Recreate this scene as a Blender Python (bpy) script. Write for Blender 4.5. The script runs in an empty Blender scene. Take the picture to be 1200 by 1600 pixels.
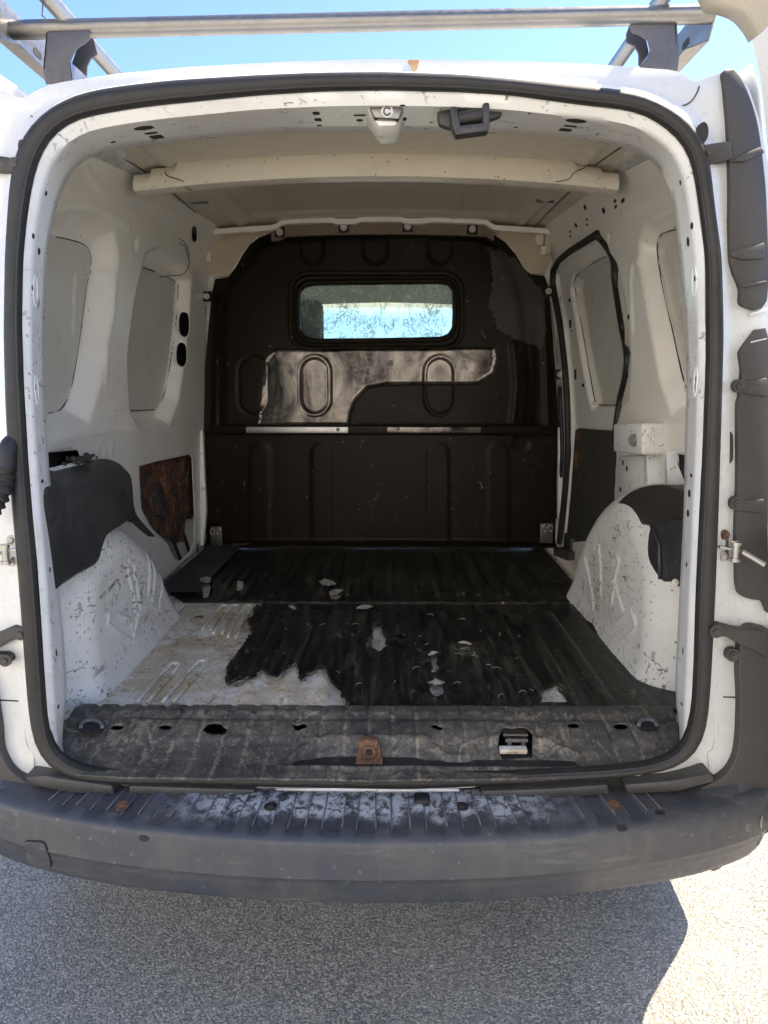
import bpy, bmesh, math, random
import numpy as np
from mathutils import Vector, Matrix, noise
from mathutils.bvhtree import BVHTree
random.seed(7); np.random.seed(7)
SC = bpy.context.scene
COL = SC.collection

# ------------------------------------------------------------------ camera
FPX = 1110.0; CH = 1.29
PITCH = math.atan(200/FPX); YAW = math.atan(12/FPX)
cd = bpy.data.cameras.new('camera'); cam = bpy.data.objects.new('camera', cd); COL.objects.link(cam)
cam.location = (0, 0, CH)
cam.rotation_euler = (math.pi/2-PITCH, 0, YAW)
cd.sensor_fit = 'VERTICAL'; cd.sensor_height = 24; cd.lens = 24*FPX/1600
cd.clip_start = .02; cd.clip_end = 2000
SC.camera = cam

# ------------------------------------------------------------------ light
SUN_AZ = math.radians(64); SUN_EL = math.radians(55)        # azimuth from +y towards +x
SKY_STRENGTH = .089; SUN_STRENGTH = 2.5; EXPOSURE = 2.64
wd = bpy.data.worlds.new('World'); SC.world = wd; wd.use_nodes = True
nt = wd.node_tree
bg = nt.nodes.get('Background') or nt.nodes.new('ShaderNodeBackground')
sk = nt.nodes.new('ShaderNodeTexSky'); sk.sky_type = 'NISHITA'; sk.sun_disc = False
sk.sun_elevation = SUN_EL; sk.sun_rotation = SUN_AZ
sk.air_density = .55; sk.dust_density = .5; sk.ozone_density = 5.0; sk.altitude = 50
nt.links.new(sk.outputs[0], bg.inputs[0]); bg.inputs[1].default_value = SKY_STRENGTH
sd_ = Vector((math.sin(SUN_AZ)*math.cos(SUN_EL), math.cos(SUN_AZ)*math.cos(SUN_EL), math.sin(SUN_EL)))
sl = bpy.data.lights.new('sun', 'SUN'); so = bpy.data.objects.new('sun', sl); COL.objects.link(so)
sl.energy = SUN_STRENGTH; sl.angle = math.radians(.53); sl.color = (1, .88, .70)
so.rotation_euler = sd_.to_track_quat('Z', 'Y').to_euler(); so.location = sd_*30
SC.view_settings.view_transform = 'Standard'; SC.view_settings.look = 'None'
SC.view_settings.exposure = EXPOSURE; SC.view_settings.gamma = 1
SC.view_settings.use_curve_mapping = False

# ------------------------------------------------------------------ helpers: measuring
XC = -.045                         # van centre line
def ray(u, v):
    X = (u-600)/FPX; Y = (800-v)/FPX
    fy = math.cos(PITCH)+Y*math.sin(PITCH); z = Y*math.cos(PITCH)-math.sin(PITCH)
    return Vector((X*math.cos(YAW)-fy*math.sin(YAW), fy*math.cos(YAW)+X*math.sin(YAW), z))
CAM = Vector((0, 0, CH))
def hit(u, v, f, t0=.3, t1=7.0, n=160):
    d = ray(u, v); a = t0; fa = f(CAM+d*a)
    for i in range(1, n+1):
        b = t0+(t1-t0)*i/n; fb = f(CAM+d*b)
        if fa*fb <= 0:
            for _ in range(30):
                m = (a+b)/2; fm = f(CAM+d*m)
                if fa*fm <= 0: b = m
                else: a, fa = m, fm
            return CAM+d*((a+b)/2)
        a, fa = b, fb
    raise ValueError('no hit %s %s' % (u, v))
def lerp(a, b, t): return a+(b-a)*t
def yo(z):
    return 1.23+.11*(max(0., (z-.56)/1.24))**1.4
def REAR(off=0.): return lambda P: P.y-yo(P.z)-off
def PY(y): return lambda P: P.y-y
def PX(x): return lambda P: P.x-x
def PZ(z): return lambda P: P.z-z
WZ = [0, .6, 1.15, 1.68, 1.8, 1.9, 2.2]; WW = [.77, .77, .745, .712, .69, .645, .5]
def wz(z): return float(np.interp(z, WZ, WW))
def WALL(s, off=0.): return lambda P: s*(P.x-XC)-(wz(P.z)+off)
def ceil_z(x, y): return 1.86+.045*(y-2)+.03*(1-((x-XC)/.65)**2)

# ------------------------------------------------------------------ helpers: objects
WP = {}
def tag(o, label=None, cat=None, group=None, kind=None):
    if label: o['label'] = label
    if cat: o['category'] = cat
    if group: o['group'] = group
    if kind: o['kind'] = kind
    return o
def empty(name, loc):
    o = bpy.data.objects.new(name, None); COL.objects.link(o); o.location = loc; WP[o.name] = Vector(loc)
    o.empty_display_size = .1
    return o
def link(name, me, mat, parent, c):
    o = bpy.data.objects.new(name, me); COL.objects.link(o)
    if mat:
        me.materials.clear(); me.materials.append(mat)
    WP[o.name] = Vector(c)
    if parent: o.parent = parent; o.location = Vector(c)-WP[parent.name]
    else: o.location = c
    return o
def part(name, vf, mat, parent, smooth=35, label=None, kind=None, origin=None):
    vs, fs = vf[0], vf[1]
    V = np.array([tuple(v) for v in vs], dtype=float)
    c = V.mean(0) if origin is None else np.array(origin)
    me = bpy.data.meshes.new(name); me.from_pydata((V-c).tolist(), [], [tuple(int(i) for i in f) for f in fs]); me.update()
    if len(vf) > 2 and vf[2] is not None:           # per-face material index
        pass
    if smooth:
        me.shade_smooth()
        if smooth < 180: me.set_sharp_from_angle(angle=math.radians(smooth))
    o = link(name, me, mat, parent, c)
    if label: o['label'] = label
    if kind: o['kind'] = kind
    return o
def join(*L):
    V = []; Fc = []
    for vs, fs in L:
        n = len(V); V += [tuple(v) for v in vs]; Fc += [tuple(i+n for i in f) for f in fs]
    return V, Fc
def from_bm(bm):
    bm.verts.ensure_lookup_table(); bm.verts.index_update()
    r = ([tuple(v.co) for v in bm.verts], [tuple(v.index for v in f.verts) for f in bm.faces]); bm.free(); return r
def box(c, s, bev=.003, rot=None, seg=2):
    bm = bmesh.new(); bmesh.ops.create_cube(bm, size=1)
    for v in bm.verts: v.co = Vector((v.co.x*s[0], v.co.y*s[1], v.co.z*s[2]))
    if bev: bmesh.ops.bevel(bm, geom=bm.edges[:], offset=min(bev, min(s)*.45), segments=seg, profile=.6, affect='EDGES')
    M = Matrix.Translation(Vector(c))
    if rot is not None: M = M @ (rot.to_4x4() if hasattr(rot, 'to_4x4') else rot)
    bmesh.ops.transform(bm, matrix=M, verts=bm.verts[:]); return from_bm(bm)
def prism(pts, d, bev=.004, seg=2):
    """closed loop of 3-D points swept by the vector d, edges bevelled"""
    bm = bmesh.new(); a = [bm.verts.new(p) for p in pts]; b = [bm.verts.new(Vector(p)+Vector(d)) for p in pts]
    n = len(a); bm.faces.new(a); bm.faces.new(b[::-1])
    for i in range(n): bm.faces.new((a[i], b[i], b[(i+1) % n], a[(i+1) % n]))
    bmesh.ops.recalc_face_normals(bm, faces=bm.faces[:])
    if bev:
        es = [e for e in bm.edges if len(e.link_faces) == 2 and e.calc_face_angle(0) > .35]
        bmesh.ops.bevel(bm, geom=es, offset=bev, segments=seg, profile=.5, affect='EDGES', clamp_overlap=True)
    bmesh.ops.triangulate(bm, faces=[f for f in bm.faces if len(f.verts) > 4])
    return from_bm(bm)
def tube(path, r, n=12, closed=False, cap=True, rr=None):
    P = [Vector(p) for p in path]; N = len(P); V = []; Fc = []
    up = Vector((.13, .31, .94)).normalized(); prev = None
    for i, p in enumerate(P):
        if closed: t = (P[(i+1) % N]-P[i-1])
        else: t = P[min(i+1, N-1)]-P[max(i-1, 0)]
        t.normalize()
        if prev is None:
            a = t.cross(up)
            if a.length < .05: a = t.cross(Vector((1, 0, 0)))
        else: a = prev-t*prev.dot(t)
        a.normalize(); b = t.cross(a); prev = a
        R = rr[i] if rr else r
        for k in range(n):
            q = 2*math.pi*k/n; V.append(p+a*R*math.cos(q)+b*R*math.sin(q))
    for i in range(N if closed else N-1):
        j = (i+1) % N
        for k in range(n):
            l = (k+1) % n; Fc.append((i*n+k, i*n+l, j*n+l, j*n+k))
    if cap and not closed: Fc += [tuple(range(n))[::-1], tuple((N-1)*n+k for k in range(n))]
    return V, Fc
def cyl(p0, p1, r, n=20, r2=None, bev=0):
    return tube([p0, Vector(p0).lerp(Vector(p1), .5), p1] if r2 is None else [p0, p1], r, n, rr=None if r2 is None else [r, r2])
def loft(rows, closed_u=False, flip=False):
    """rows: list of rows of points (same length)"""
    n = len(rows[0]); V = [tuple(p) for r in rows for p in r]; Fc = []
    for i in range(len(rows)-1):
        for k in range(n if closed_u else n-1):
            l = (k+1) % n; q = (i*n+k, i*n+l, (i+1)*n+l, (i+1)*n+k); Fc.append(q[::-1] if flip else q)
    return V, Fc
def catmull(P, per=8, closed=False):
    P = [Vector(p) for p in P]; out = []; n = len(P)
    for i in range(n if closed else n-1):
        if closed: p0, p1, p2, p3 = P[i-1], P[i], P[(i+1) % n], P[(i+2) % n]
        else: p0, p1, p2, p3 = P[max(i-1, 0)], P[i], P[i+1], P[min(i+2, n-1)]
        for k in range(per):
            t = k/per
            out.append(.5*((2*p1)+(-p0+p2)*t+(2*p0-5*p1+4*p2-p3)*t*t+(-p0+3*p1-3*p2+p3)*t**3))
    if not closed: out.append(P[-1])
    return out
def inside(X, Y, poly):
    poly = np.asarray(poly, float); res = np.zeros(X.shape, bool); n = len(poly)
    for i in range(n):
        x0, y0 = poly[i]; x1, y1 = poly[(i+1) % n]
        c = ((y0 > Y) != (y1 > Y))
        with np.errstate(divide='ignore', invalid='ignore'):
            xi = (x1-x0)*(Y-y0)/(y1-y0+1e-15)+x0
        res ^= (c & (X < xi))
    return res
def nearest(X, Y, poly, closed=True):
    poly = np.asarray(poly, float); n = len(poly); bd = np.full(X.shape, 1e9); bx = X.copy(); by = Y.copy()
    for i in range(n if closed else n-1):
        x0, y0 = poly[i]; x1, y1 = poly[(i+1) % n]; dx, dy = x1-x0, y1-y0
        L = dx*dx+dy*dy+1e-15; t = np.clip(((X-x0)*dx+(Y-y0)*dy)/L, 0, 1)
        px, py = x0+t*dx, y0+t*dy; d = np.hypot(X-px, Y-py); m = d < bd
        bd = np.where(m, d, bd); bx = np.where(m, px, bx); by = np.where(m, py, by)
    return bd, bx, by
def sdf(X, Y, poly):
    d, _, _ = nearest(X, Y, poly); return np.where(inside(X, Y, poly), -d, d)
def ss(t):
    t = np.clip(t, 0, 1); return t*t*(3-2*t)
def field(poly, holes, step, fn, flip=False):
    """sheet over a 2-D outline with real openings; fn(A,B) -> 3 arrays"""
    poly = np.asarray(poly, float); a0, b0 = poly.min(0); a1, b1 = poly.max(0)
    na = int((a1-a0)/step)+2; nb = int((b1-b0)/step)+2
    A, B = np.meshgrid(np.linspace(a0, a1, na), np.linspace(b0, b1, nb), indexing='ij')
    ca = (A[:-1, :-1]+A[1:, 1:])/2; cb = (B[:-1, :-1]+B[1:, 1:])/2
    keep = inside(ca, cb, poly)
    for h in holes: keep &= ~inside(ca, cb, h)
    use = np.zeros(A.shape, int); 
    for dx in (0, 1):
        for dy in (0, 1): use[dx:dx+na-1, dy:dy+nb-1] += keep
    bnd = (use > 0) & (use < 4)
    best = np.full(A.shape, 1e9); BX = A.copy(); BY = B.copy()
    for h in [poly]+list(holes):
        d, x, y = nearest(A, B, h); m = d < best
        best = np.where(m, d, best); BX = np.where(m, x, BX); BY = np.where(m, y, BY)
    m = bnd & (best < step*.95); A = np.where(m, BX, A); B = np.where(m, BY, B)
    X, Y, Z = fn(A, B); idx = -np.ones(A.shape, int); sel = use > 0; idx[sel] = np.arange(sel.sum())
    V = np.stack([X[sel], Y[sel], Z[sel]], 1)
    i, j = np.nonzero(keep)
    Fc = np.stack([idx[i, j], idx[i+1, j], idx[i+1, j+1], idx[i, j+1]], 1)
    if flip: Fc = Fc[:, ::-1]
    return V, Fc.tolist()
def solidify(o, t, off=-1):
    m = o.modifiers.new('thickness', 'SOLIDIFY'); m.thickness = t; m.offset = off; return o
def bvh(*objs):
    V = []; Fc = []
    for o in objs:
        n = len(V); M = Matrix.Translation(WP[o.name]); V += [M @ v.co for v in o.data.vertices]
        Fc += [tuple(i+n for i in p.vertices) for p in o.data.polygons]
    return BVHTree.FromPolygons(V, Fc)
def drop(tree, u, v):
    d = ray(u, v).normalized(); h = tree.ray_cast(CAM, d)
    if h[0] is None: return None
    n = h[1]
    if n.dot(d) > 0: n = -n
    return h[0], n
def disc(p, n, ru, rv, th=.0012, k=12, rnd=1.0, spin=0):
    """little lens / plate lying on a surface, ru across, rv along world z"""
    n = n.normalized(); a = Vector((0, 0, 1))
    if abs(n.z) > .85: a = Vector((0, 1, 0))
    b = (a-n*a.dot(n)).normalized(); a2 = b.cross(n)
    if spin:
        R = Matrix.Rotation(spin, 3, n); b = R @ b; a2 = R @ a2
    V = []; Fc = []
    for j in range(2):
        for i in range(k):
            q = 2*math.pi*(i+.5)/k; cx, cy = math.cos(q), math.sin(q)
            if rnd < 1:
                cx = math.copysign(abs(cx)**rnd, cx); cy = math.copysign(abs(cy)**rnd, cy)
            V.append(p+n*(th*j-.001)+a2*ru*cx*(1-.05*j)+b*rv*cy*(1-.05*j))
    for i in range(k): Fc.append((i, (i+1) % k, k+(i+1) % k, k+i))
    Fc.append(tuple(range(k, 2*k))); return V, Fc

# ------------------------------------------------------------------ materials
class NT:
    def __init__(s, name):
        s.m = bpy.data.materials.new(name); s.m.use_nodes = True; s.t = s.m.node_tree
        s.b = s.t.nodes['Principled BSDF']; s.tc = s.t.nodes.new('ShaderNodeTexCoord')
    def n(s, typ, **kw):
        o = s.t.nodes.new(typ)
        for k, v in kw.items():
            if hasattr(o, k): setattr(o, k, v)
            else: o.inputs[k].default_value = v
        return o
    def l(s, a, b): s.t.links.new(a, b)
    def noise(s, scale, detail=4, rough=.55, dist=0, vec=None):
        o = s.n('ShaderNodeTexNoise'); o.inputs['Scale'].default_value = scale; o.inputs['Detail'].default_value = detail
        o.inputs['Roughness'].default_value = rough; o.inputs['Distortion'].default_value = dist
        s.l(vec or s.tc.outputs['Object'], o.inputs['Vector']); return o.outputs['Fac']
    def map(s, scale=(1, 1, 1), rot=(0, 0, 0), loc=(0, 0, 0)):
        o = s.n('ShaderNodeMapping'); o.inputs['Scale'].default_value = scale; o.inputs['Rotation'].default_value = rot
        o.inputs['Location'].default_value = loc; s.l(s.tc.outputs['Object'], o.inputs['Vector']); return o.outputs[0]
    def ramp(s, x, a, b, va=0, vb=1):
        o = s.n('ShaderNodeMapRange'); o.interpolation_type = 'SMOOTHSTEP'
        for k, v in (('From Min', a), ('From Max', b), ('To Min', va), ('To Max', vb)): o.inputs[k].default_value = v
        s.l(x, o.inputs['Value']); return o.outputs[0]
    def math(s, op, a, b=None):
        o = s.n('ShaderNodeMath'); o.operation = op
        for i, x in enumerate((a, b)):
            if x is None: continue
            if isinstance(x, (int, float)): o.inputs[i].default_value = x
            else: s.l(x, o.inputs[i])
        return o.outputs[0]
    def mix(s, f, a, b):
        o = s.n('ShaderNodeMix'); o.data_type = 'RGBA'
        if isinstance(f, (int, float)): o.inputs[0].default_value = f
        else: s.l(f, o.inputs[0])
        for i, x in ((6, a), (7, b)):
            if isinstance(x, tuple): o.inputs[i].default_value = (*x, 1)
            else: s.l(x, o.inputs[i])
        return o.outputs[2]
    def scratches(s, scale=30, thr=.035, stretch=(1, 1, 6), rot=(0, 0, 0), gate=.5, gs=4):
        """short separate marks: ridges of a stretched noise, broken up by two gates"""
        v = s.noise(scale*.55, 2, .5, .4, s.map(stretch, rot))
        d = s.ramp(s.math('ABSOLUTE', s.math('ADD', v, -.5)), thr*.45, thr*.12)
        g = s.ramp(s.noise(scale*1.4, 3, .7), gate+.09, gate+.13); g2 = s.ramp(s.noise(gs, 3, .6), gate-.06, gate+.14)
        return s.math('MULTIPLY', s.math('MULTIPLY', d, g), g2)
    def specks(s, scale, lo, size=.25):
        v = s.n('ShaderNodeTexVoronoi'); v.inputs['Scale'].default_value = scale
        nz = s.n('ShaderNodeTexNoise'); nz.inputs['Scale'].default_value = scale*.8; s.l(s.tc.outputs['Object'], nz.inputs['Vector'])
        add = s.n('ShaderNodeMixRGB'); add.blend_type = 'ADD'; add.inputs[0].default_value = 1.2/scale
        s.l(s.tc.outputs['Object'], add.inputs[1]); s.l(nz.outputs['Color'], add.inputs[2]); s.l(add.outputs[0], v.inputs['Vector'])
        d = s.ramp(v.outputs['Distance'], size, size*.6)
        sep = s.n('ShaderNodeSeparateColor'); s.l(v.outputs['Color'], sep.inputs[0])
        return s.math('MULTIPLY', d, s.ramp(sep.outputs[0], lo, lo+.02))
    def bump(s, h, strength=.3, dist=.002, prev=None):
        o = s.n('ShaderNodeBump'); o.inputs['Strength'].default_value = strength; o.inputs['Distance'].default_value = dist
        s.l(h, o.inputs['Height'])
        if prev is not None: s.l(prev, o.inputs['Normal'])
        return o.outputs[0]
    def out(s, col=None, rough=None, nrm=None, metal=None):
        for k, x in (('Base Color', col), ('Roughness', rough), ('Normal', nrm), ('Metallic', metal)):
            if x is None: continue
            if isinstance(x, tuple): s.b.inputs[k].default_value = (*x, 1)
            elif isinstance(x, (int, float)): s.b.inputs[k].default_value = x
            else: s.l(x, s.b.inputs[k])
        return s.m

def mat_paint(name, base, dirt=.3, speck=0., dirtcol=(.34, .27, .18), rough=.32, coat=.3, scr=0.):
    s = NT(name); n1 = s.noise(3, 6, .6); n2 = s.noise(26, 5, .65)
    f = s.math('MULTIPLY', s.ramp(n1, .42, .75), s.ramp(n2, .3, .75))
    c = s.mix(s.math('MULTIPLY', f, dirt), base, dirtcol)
    c = s.mix(s.ramp(s.noise(9, 3), .3, .7, 0, .10), c, (base[0]*.82, base[1]*.82, base[2]*.78))
    if speck:
        c = s.mix(s.math('MULTIPLY', s.specks(120, 1-speck*.25, .4), .8), c, (.12, .09, .06))
        c = s.mix(s.math('MULTIPLY', s.specks(55, 1-speck*.13, .26), .85), c, (.16, .12, .08))
    if scr:
        m = s.scratches(26, .05, (1, .35, 1.4), (0.5, .3, 0), .5-scr*.08)
        c = s.mix(s.math('MULTIPLY', m, .85), c, (.06, .055, .05))
        m = s.scratches(40, .06, (1, 1.6, .4), (0.2, .5, .9), .5-scr*.06)
        c = s.mix(s.math('MULTIPLY', m, .8), c, (.10, .085, .07))
    s.b.inputs['Coat Weight'].default_value = coat; s.b.inputs['Coat Roughness'].default_value = .12
    nb = s.bump(s.noise(7, 3), .12, .01); nb = s.bump(s.noise(320, 2), .06, .0006, nb)
    return s.out(c, s.ramp(n2, .2, .8, rough-.08, rough+.18), nb)
def mat_plastic(name, base, rough=.5, dust=.25, dustcol=(.22, .2, .17), grain=700, scuff=.4):
    s = NT(name); n1 = s.noise(5, 6, .65); n2 = s.noise(60, 4, .7)
    f = s.math('MULTIPLY', s.ramp(n1, .4, .75), s.ramp(n2, .25, .8))
    c = s.mix(s.math('MULTIPLY', f, dust), base, dustcol)
    m = s.scratches(18, .03, (1, .3, 1), (.3, .2, .7), .5)
    c = s.mix(s.math('MULTIPLY', m, scuff), c, (base[0]+.15, base[1]+.14, base[2]+.13))
    return s.out(c, s.ramp(n2, .2, .8, rough-.08, rough+.15), s.bump(s.noise(grain, 2), .25, .0006, s.bump(s.noise(14, 3), .12, .006)))

M = {}
M['ext'] = mat_paint('white body paint', (.64, .65, .64), .12, .03, rough=.22, coat=.6)
M['jamb'] = mat_paint('jamb paint', (.78, .785, .765), .35, .05, rough=.3, scr=.4)
M['int'] = mat_paint('inner paint', (.82, .80, .74), .20, .06, rough=.34, coat=.25)
M['intlow'] = mat_paint('scuffed inner paint', (.68, .70, .69), .35, .9, rough=.38, coat=.2, scr=1.3)
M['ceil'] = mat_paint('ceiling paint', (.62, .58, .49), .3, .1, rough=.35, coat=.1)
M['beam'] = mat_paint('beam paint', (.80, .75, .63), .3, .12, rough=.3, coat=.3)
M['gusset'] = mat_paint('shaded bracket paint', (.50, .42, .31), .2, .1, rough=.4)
M['blank'] = mat_paint('dull window blank primer', (.60, .585, .53), .25, .05, rough=.42, coat=.05)
M['arch'] = mat_paint('scuffed arch paint', (.76, .755, .72), .45, .45, rough=.42, coat=.1, scr=1.1)
M['plastic'] = mat_plastic('black plastic', (.030, .030, .032), .48, .35)
M['trim'] = mat_plastic('faded trim plastic', (.050, .045, .042), .5, .15, (.2, .18, .16))
M['trim2'] = mat_plastic('worn grey plastic edge', (.13, .13, .14), .5, .3)
M['seal'] = mat_plastic('rubber seal', (.015, .0145, .014), .5, .25, (.12, .10, .08), 900, .2)
M['dark'] = mat_plastic('dark void paint', (.012, .012, .012), .7, .1)
M['sealant'] = mat_plastic('dark sealant', (.05, .045, .04), .6, .1)

def m_floor():
    s = NT('worn floor paint'); n1 = s.noise(7, 7, .7); n2 = s.noise(38, 6, .72, .8); n3 = s.noise(1.6, 3)
    c = s.mix(s.ramp(s.noise(6, 4), .35, .65), (.78, .78, .75), (.70, .68, .60))
    f = s.math('MULTIPLY', s.ramp(n1, .45, .62), s.ramp(n2, .40, .62))
    c = s.mix(s.math('MULTIPLY', s.ramp(s.noise(5, 6, .75), .40, .60), .8), c, (.50, .42, .28)); c = s.mix(s.math('MULTIPLY', f, .9), c, (.36, .22, .09))
    f = s.math('MULTIPLY', s.ramp(n1, .52, .7), s.ramp(n2, .5, .62)); c = s.mix(s.math('MULTIPLY', f, .8), c, (.13, .085, .04))
    m = s.scratches(30, .06, (1, .25, 1), (0, 0, .2), .47); c = s.mix(s.math('MULTIPLY', m, .8), c, (.10, .08, .06))
    m = s.specks(110, .82, .4); c = s.mix(s.math('MULTIPLY', m, .8), c, (.12, .09, .06))
    return s.out(c, s.ramp(n2, .2, .8, .28, .6), s.bump(n2, .35, .002))
M['floor'] = m_floor()
def m_mat():
    s = NT('rubber mat'); n1 = s.noise(3.5, 7, .7); n2 = s.noise(45, 6, .75, 1.)
    f = s.math('MULTIPLY', s.ramp(n1, .38, .7), s.ramp(n2, .42, .68))
    c = s.mix(s.math('MULTIPLY', f, .55), (.008, .008, .007), (.10, .095, .075))
    st = s.noise(9, 5, .7, .3, s.map((5, .5, 1)))
    c = s.mix(s.math('MULTIPLY', s.ramp(st, .48, .72), .5), c, (.13, .12, .095))
    m = s.scratches(24, .03, (1.2, .5, 1), (0, 0, .5), .46); c = s.mix(s.math('MULTIPLY', m, .7), c, (.26, .24, .2)); m = s.scratches(40, .04, (.5, 1.2, 1), (0, 0, .2), .46); c = s.mix(s.math('MULTIPLY', m, .6), c, (.22, .2, .16))
    s.b.inputs['Specular IOR Level'].default_value = .32
    m = s.specks(160, .86, .3); c = s.mix(s.math('MULTIPLY', m, .6), c, (.26, .24, .19))
    m = s.specks(45, .965, .25); c = s.mix(s.math('MULTIPLY', m, .7), c, (.30, .27, .22))
    return s.out(c, s.ramp(n2, .2, .8, .30, .55), s.bump(n2, .3, .003))
M['mat'] = m_mat()
def m_sill():
    s = NT('muddy sill plastic'); n1 = s.noise(5, 7, .72); n2 = s.noise(60, 6, .78, 1.)
    c = s.mix(s.ramp(s.noise(7, 4), .3, .7), (.03, .03, .029), (.07, .066, .058))
    f = s.math('MULTIPLY', s.ramp(n1, .38, .62), s.ramp(n2, .42, .62)); c = s.mix(s.math('MULTIPLY', f, .7), c, (.27, .23, .17))
    sep = s.n('ShaderNodeSeparateXYZ'); geo = s.n('ShaderNodeNewGeometry'); s.l(geo.outputs['Position'], sep.inputs[0])
    gr = s.math('ABSOLUTE', s.math('SINE', s.math('MULTIPLY', s.math('ADD', sep.outputs[0], .045), math.pi/.0485)))
    gm = s.math('MULTIPLY', s.ramp(s.math('ADD', gr, s.math('MULTIPLY', s.noise(40, 4, .7), .5)), .62, .30), s.math('MULTIPLY', s.ramp(n2, .40, .6), s.ramp(s.noise(11, 4, .7), .35, .6))); c = s.mix(s.math('MULTIPLY', gm, .8), c, (.32, .275, .20))
    m = s.scratches(16, .03, (1.6, .5, 1), (0, 0, .1), .45); c = s.mix(s.math('MULTIPLY', m, .6), c, (.33, .29, .22))
    m = s.specks(150, .8, .4); c = s.mix(s.math('MULTIPLY', m, .55), c, (.26, .23, .18))
    return s.out(c, s.ramp(n2, .2, .8, .4, .75), s.bump(n2, .5, .002))
M['sill'] = m_sill()
def m_bumper():
    s = NT('weathered bumper plastic')
    sep = s.n('ShaderNodeSeparateXYZ'); geo = s.n('ShaderNodeNewGeometry'); s.l(geo.outputs['Position'], sep.inputs[0])
    n1 = s.noise(6, 6, .7); n2 = s.noise(55, 6, .75, .6); n3 = s.noise(16, 5, .7)
    c = s.mix(s.ramp(n1, .3, .7), (.040, .046, .060), (.072, .071, .072))
    # chalky stain on the step, by the middle of the sill
    ax = s.ramp(s.math('ABSOLUTE', s.math('ADD', sep.outputs[0], .05)), .42, .22)
    ay = s.ramp(s.math('ADD', sep.outputs[1], s.math('MULTIPLY', s.math('ADD', n3, -.5), .10)), 1.125, 1.16)
    az = s.ramp(sep.outputs[2], .522, .532)
    f = s.math('MULTIPLY', s.math('MULTIPLY', ax, ay), s.math('MULTIPLY', az, s.ramp(s.math('MULTIPLY', n2, s.math('ADD', n3, .5)), .40, .58)))
    c = s.mix(s.math('MULTIPLY', f, .9), c, (.52, .53, .54))
    st = s.noise(8, 5, .7, .2, s.map((4, 4, .6))); c = s.mix(s.math('MULTIPLY', s.ramp(st, .52, .75), .22), c, (.15, .14, .125)); s2 = s.noise(14, 6, .75, .3, s.map((.35, 2, 3))); c = s.mix(s.math('MULTIPLY', s.ramp(s2, .55, .72), .4), c, (.19, .18, .165))
    m = s.scratches(12, .02, (.5, 1, 2), (.2, .3, 0), .5); c = s.mix(s.math('MULTIPLY', m, .5), c, (.22, .2, .18))
    m = s.specks(90, .93, .3); c = s.mix(s.math('MULTIPLY', m, .5), c, (.2, .19, .17))
    return s.out(c, s.ramp(n2, .2, .8, .36, .6), s.bump(s.noise(500, 2), .2, .0006, s.bump(n3, .12, .004)))
M['bumper'] = m_bumper()
def _x(): pass
def m_bulk(name, base=(.010, .0075, .0035), rough=.36):
    s = NT(name); n1 = s.noise(2.5, 5, .6); n2 = s.noise(50, 6, .7)
    c = s.mix(s.ramp(n1, .3, .7), base, tuple(b*1.35 for b in base))
    f = s.math('MULTIPLY', s.ramp(n1, .5, .7), s.ramp(n2, .5, .7)); c = s.mix(s.math('MULTIPLY', f, .3), c, (.13, .12, .1))
    m = s.scratches(14, .018, (1, 1, .6), (0, .5, 0), .5); c = s.mix(s.math('MULTIPLY', m, .7), c, (.28, .25, .2))
    s.b.inputs['Specular IOR Level'].default_value = .13
    m = s.specks(75, .965, .22); c = s.mix(s.math('MULTIPLY', m, .8), c, (.33, .3, .24))
    return s.out(c, s.ramp(n2, .2, .8, rough-.06, rough+.12), s.bump(s.noise(5, 3), .2, .01))
M['bulk'] = m_bulk('bulkhead paint')
M['bulkpale'] = m_bulk('paler bulkhead paint', (.05, .047, .042), .55)
def m_gloss():
    s = NT('polished bare band'); n1 = s.noise(6, 5, .6, 1.2, s.map((1.6, 1, .8))); n2 = s.noise(60, 5)
    c = s.mix(s.ramp(n1, .36, .66), (.04, .036, .032), (.17, .15, .13))
    return s.out(c, s.ramp(n2, .3, .8, .10, .26), s.bump(s.noise(3.5, 2, .4, .3), .35, .02), .8)
M['gloss'] = m_gloss()
def m_rust(name, a=(.17, .085, .05), b=(.07, .045, .03)):
    s = NT(name); n1 = s.noise(20, 7, .7); n2 = s.noise(120, 5, .7)
    c = s.mix(s.ramp(n1, .35, .65), a, b); c = s.mix(s.ramp(n2, .5, .7), c, (.32, .15, .06))
    return s.out(c, .85, s.bump(n2, .6, .003))
M['rust'] = m_rust('rust'); 
def m_rboard():
    s = NT('rusted board'); n1 = s.noise(14, 7, .75, .8); n2 = s.noise(70, 5, .7); st = s.noise(16, 6, .75, 1., s.map((1, 1.6, 1)))
    c = s.mix(s.ramp(n1, .48, .53), (.035, .03, .03), (.17, .07, .03)); c = s.mix(s.ramp(st, .54, .60, 0, .8), c, (.38, .21, .11))
    c = s.mix(s.ramp(n2, .56, .62, 0, .85), c, (.03, .024, .022)); c = s.mix(s.ramp(s.noise(9, 4), .62, .68), c, (.03, .026, .026))
    return s.out(c, .8, s.bump(n2, .6, .003))
M['rboard'] = m_rboard()
def m_dboard():
    s = NT('dark door board'); n1 = s.noise(7, 7, .75, .8); n2 = s.noise(60, 5, .7)
    c = s.mix(s.ramp(n2, .3, .7), (.035, .034, .03), (.07, .065, .055)); sep = s.n('ShaderNodeSeparateXYZ')
    s.l(s.tc.outputs['Object'], sep.inputs[0])
    g = s.math('MULTIPLY', s.ramp(sep.outputs[2], -.03, .04), s.ramp(sep.outputs[2], .21, .17))
    g = s.math('MULTIPLY', g, s.ramp(sep.outputs[1], -.06, .0))
    m = s.math('MULTIPLY', s.math('MULTIPLY', s.ramp(n1, .55, .6), s.ramp(n2, .44, .54)), g); c = s.mix(m, c, (.33, .17, .06))
    return s.out(c, .6, s.bump(n2, .3, .002))
M['dboard'] = m_dboard()
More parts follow.
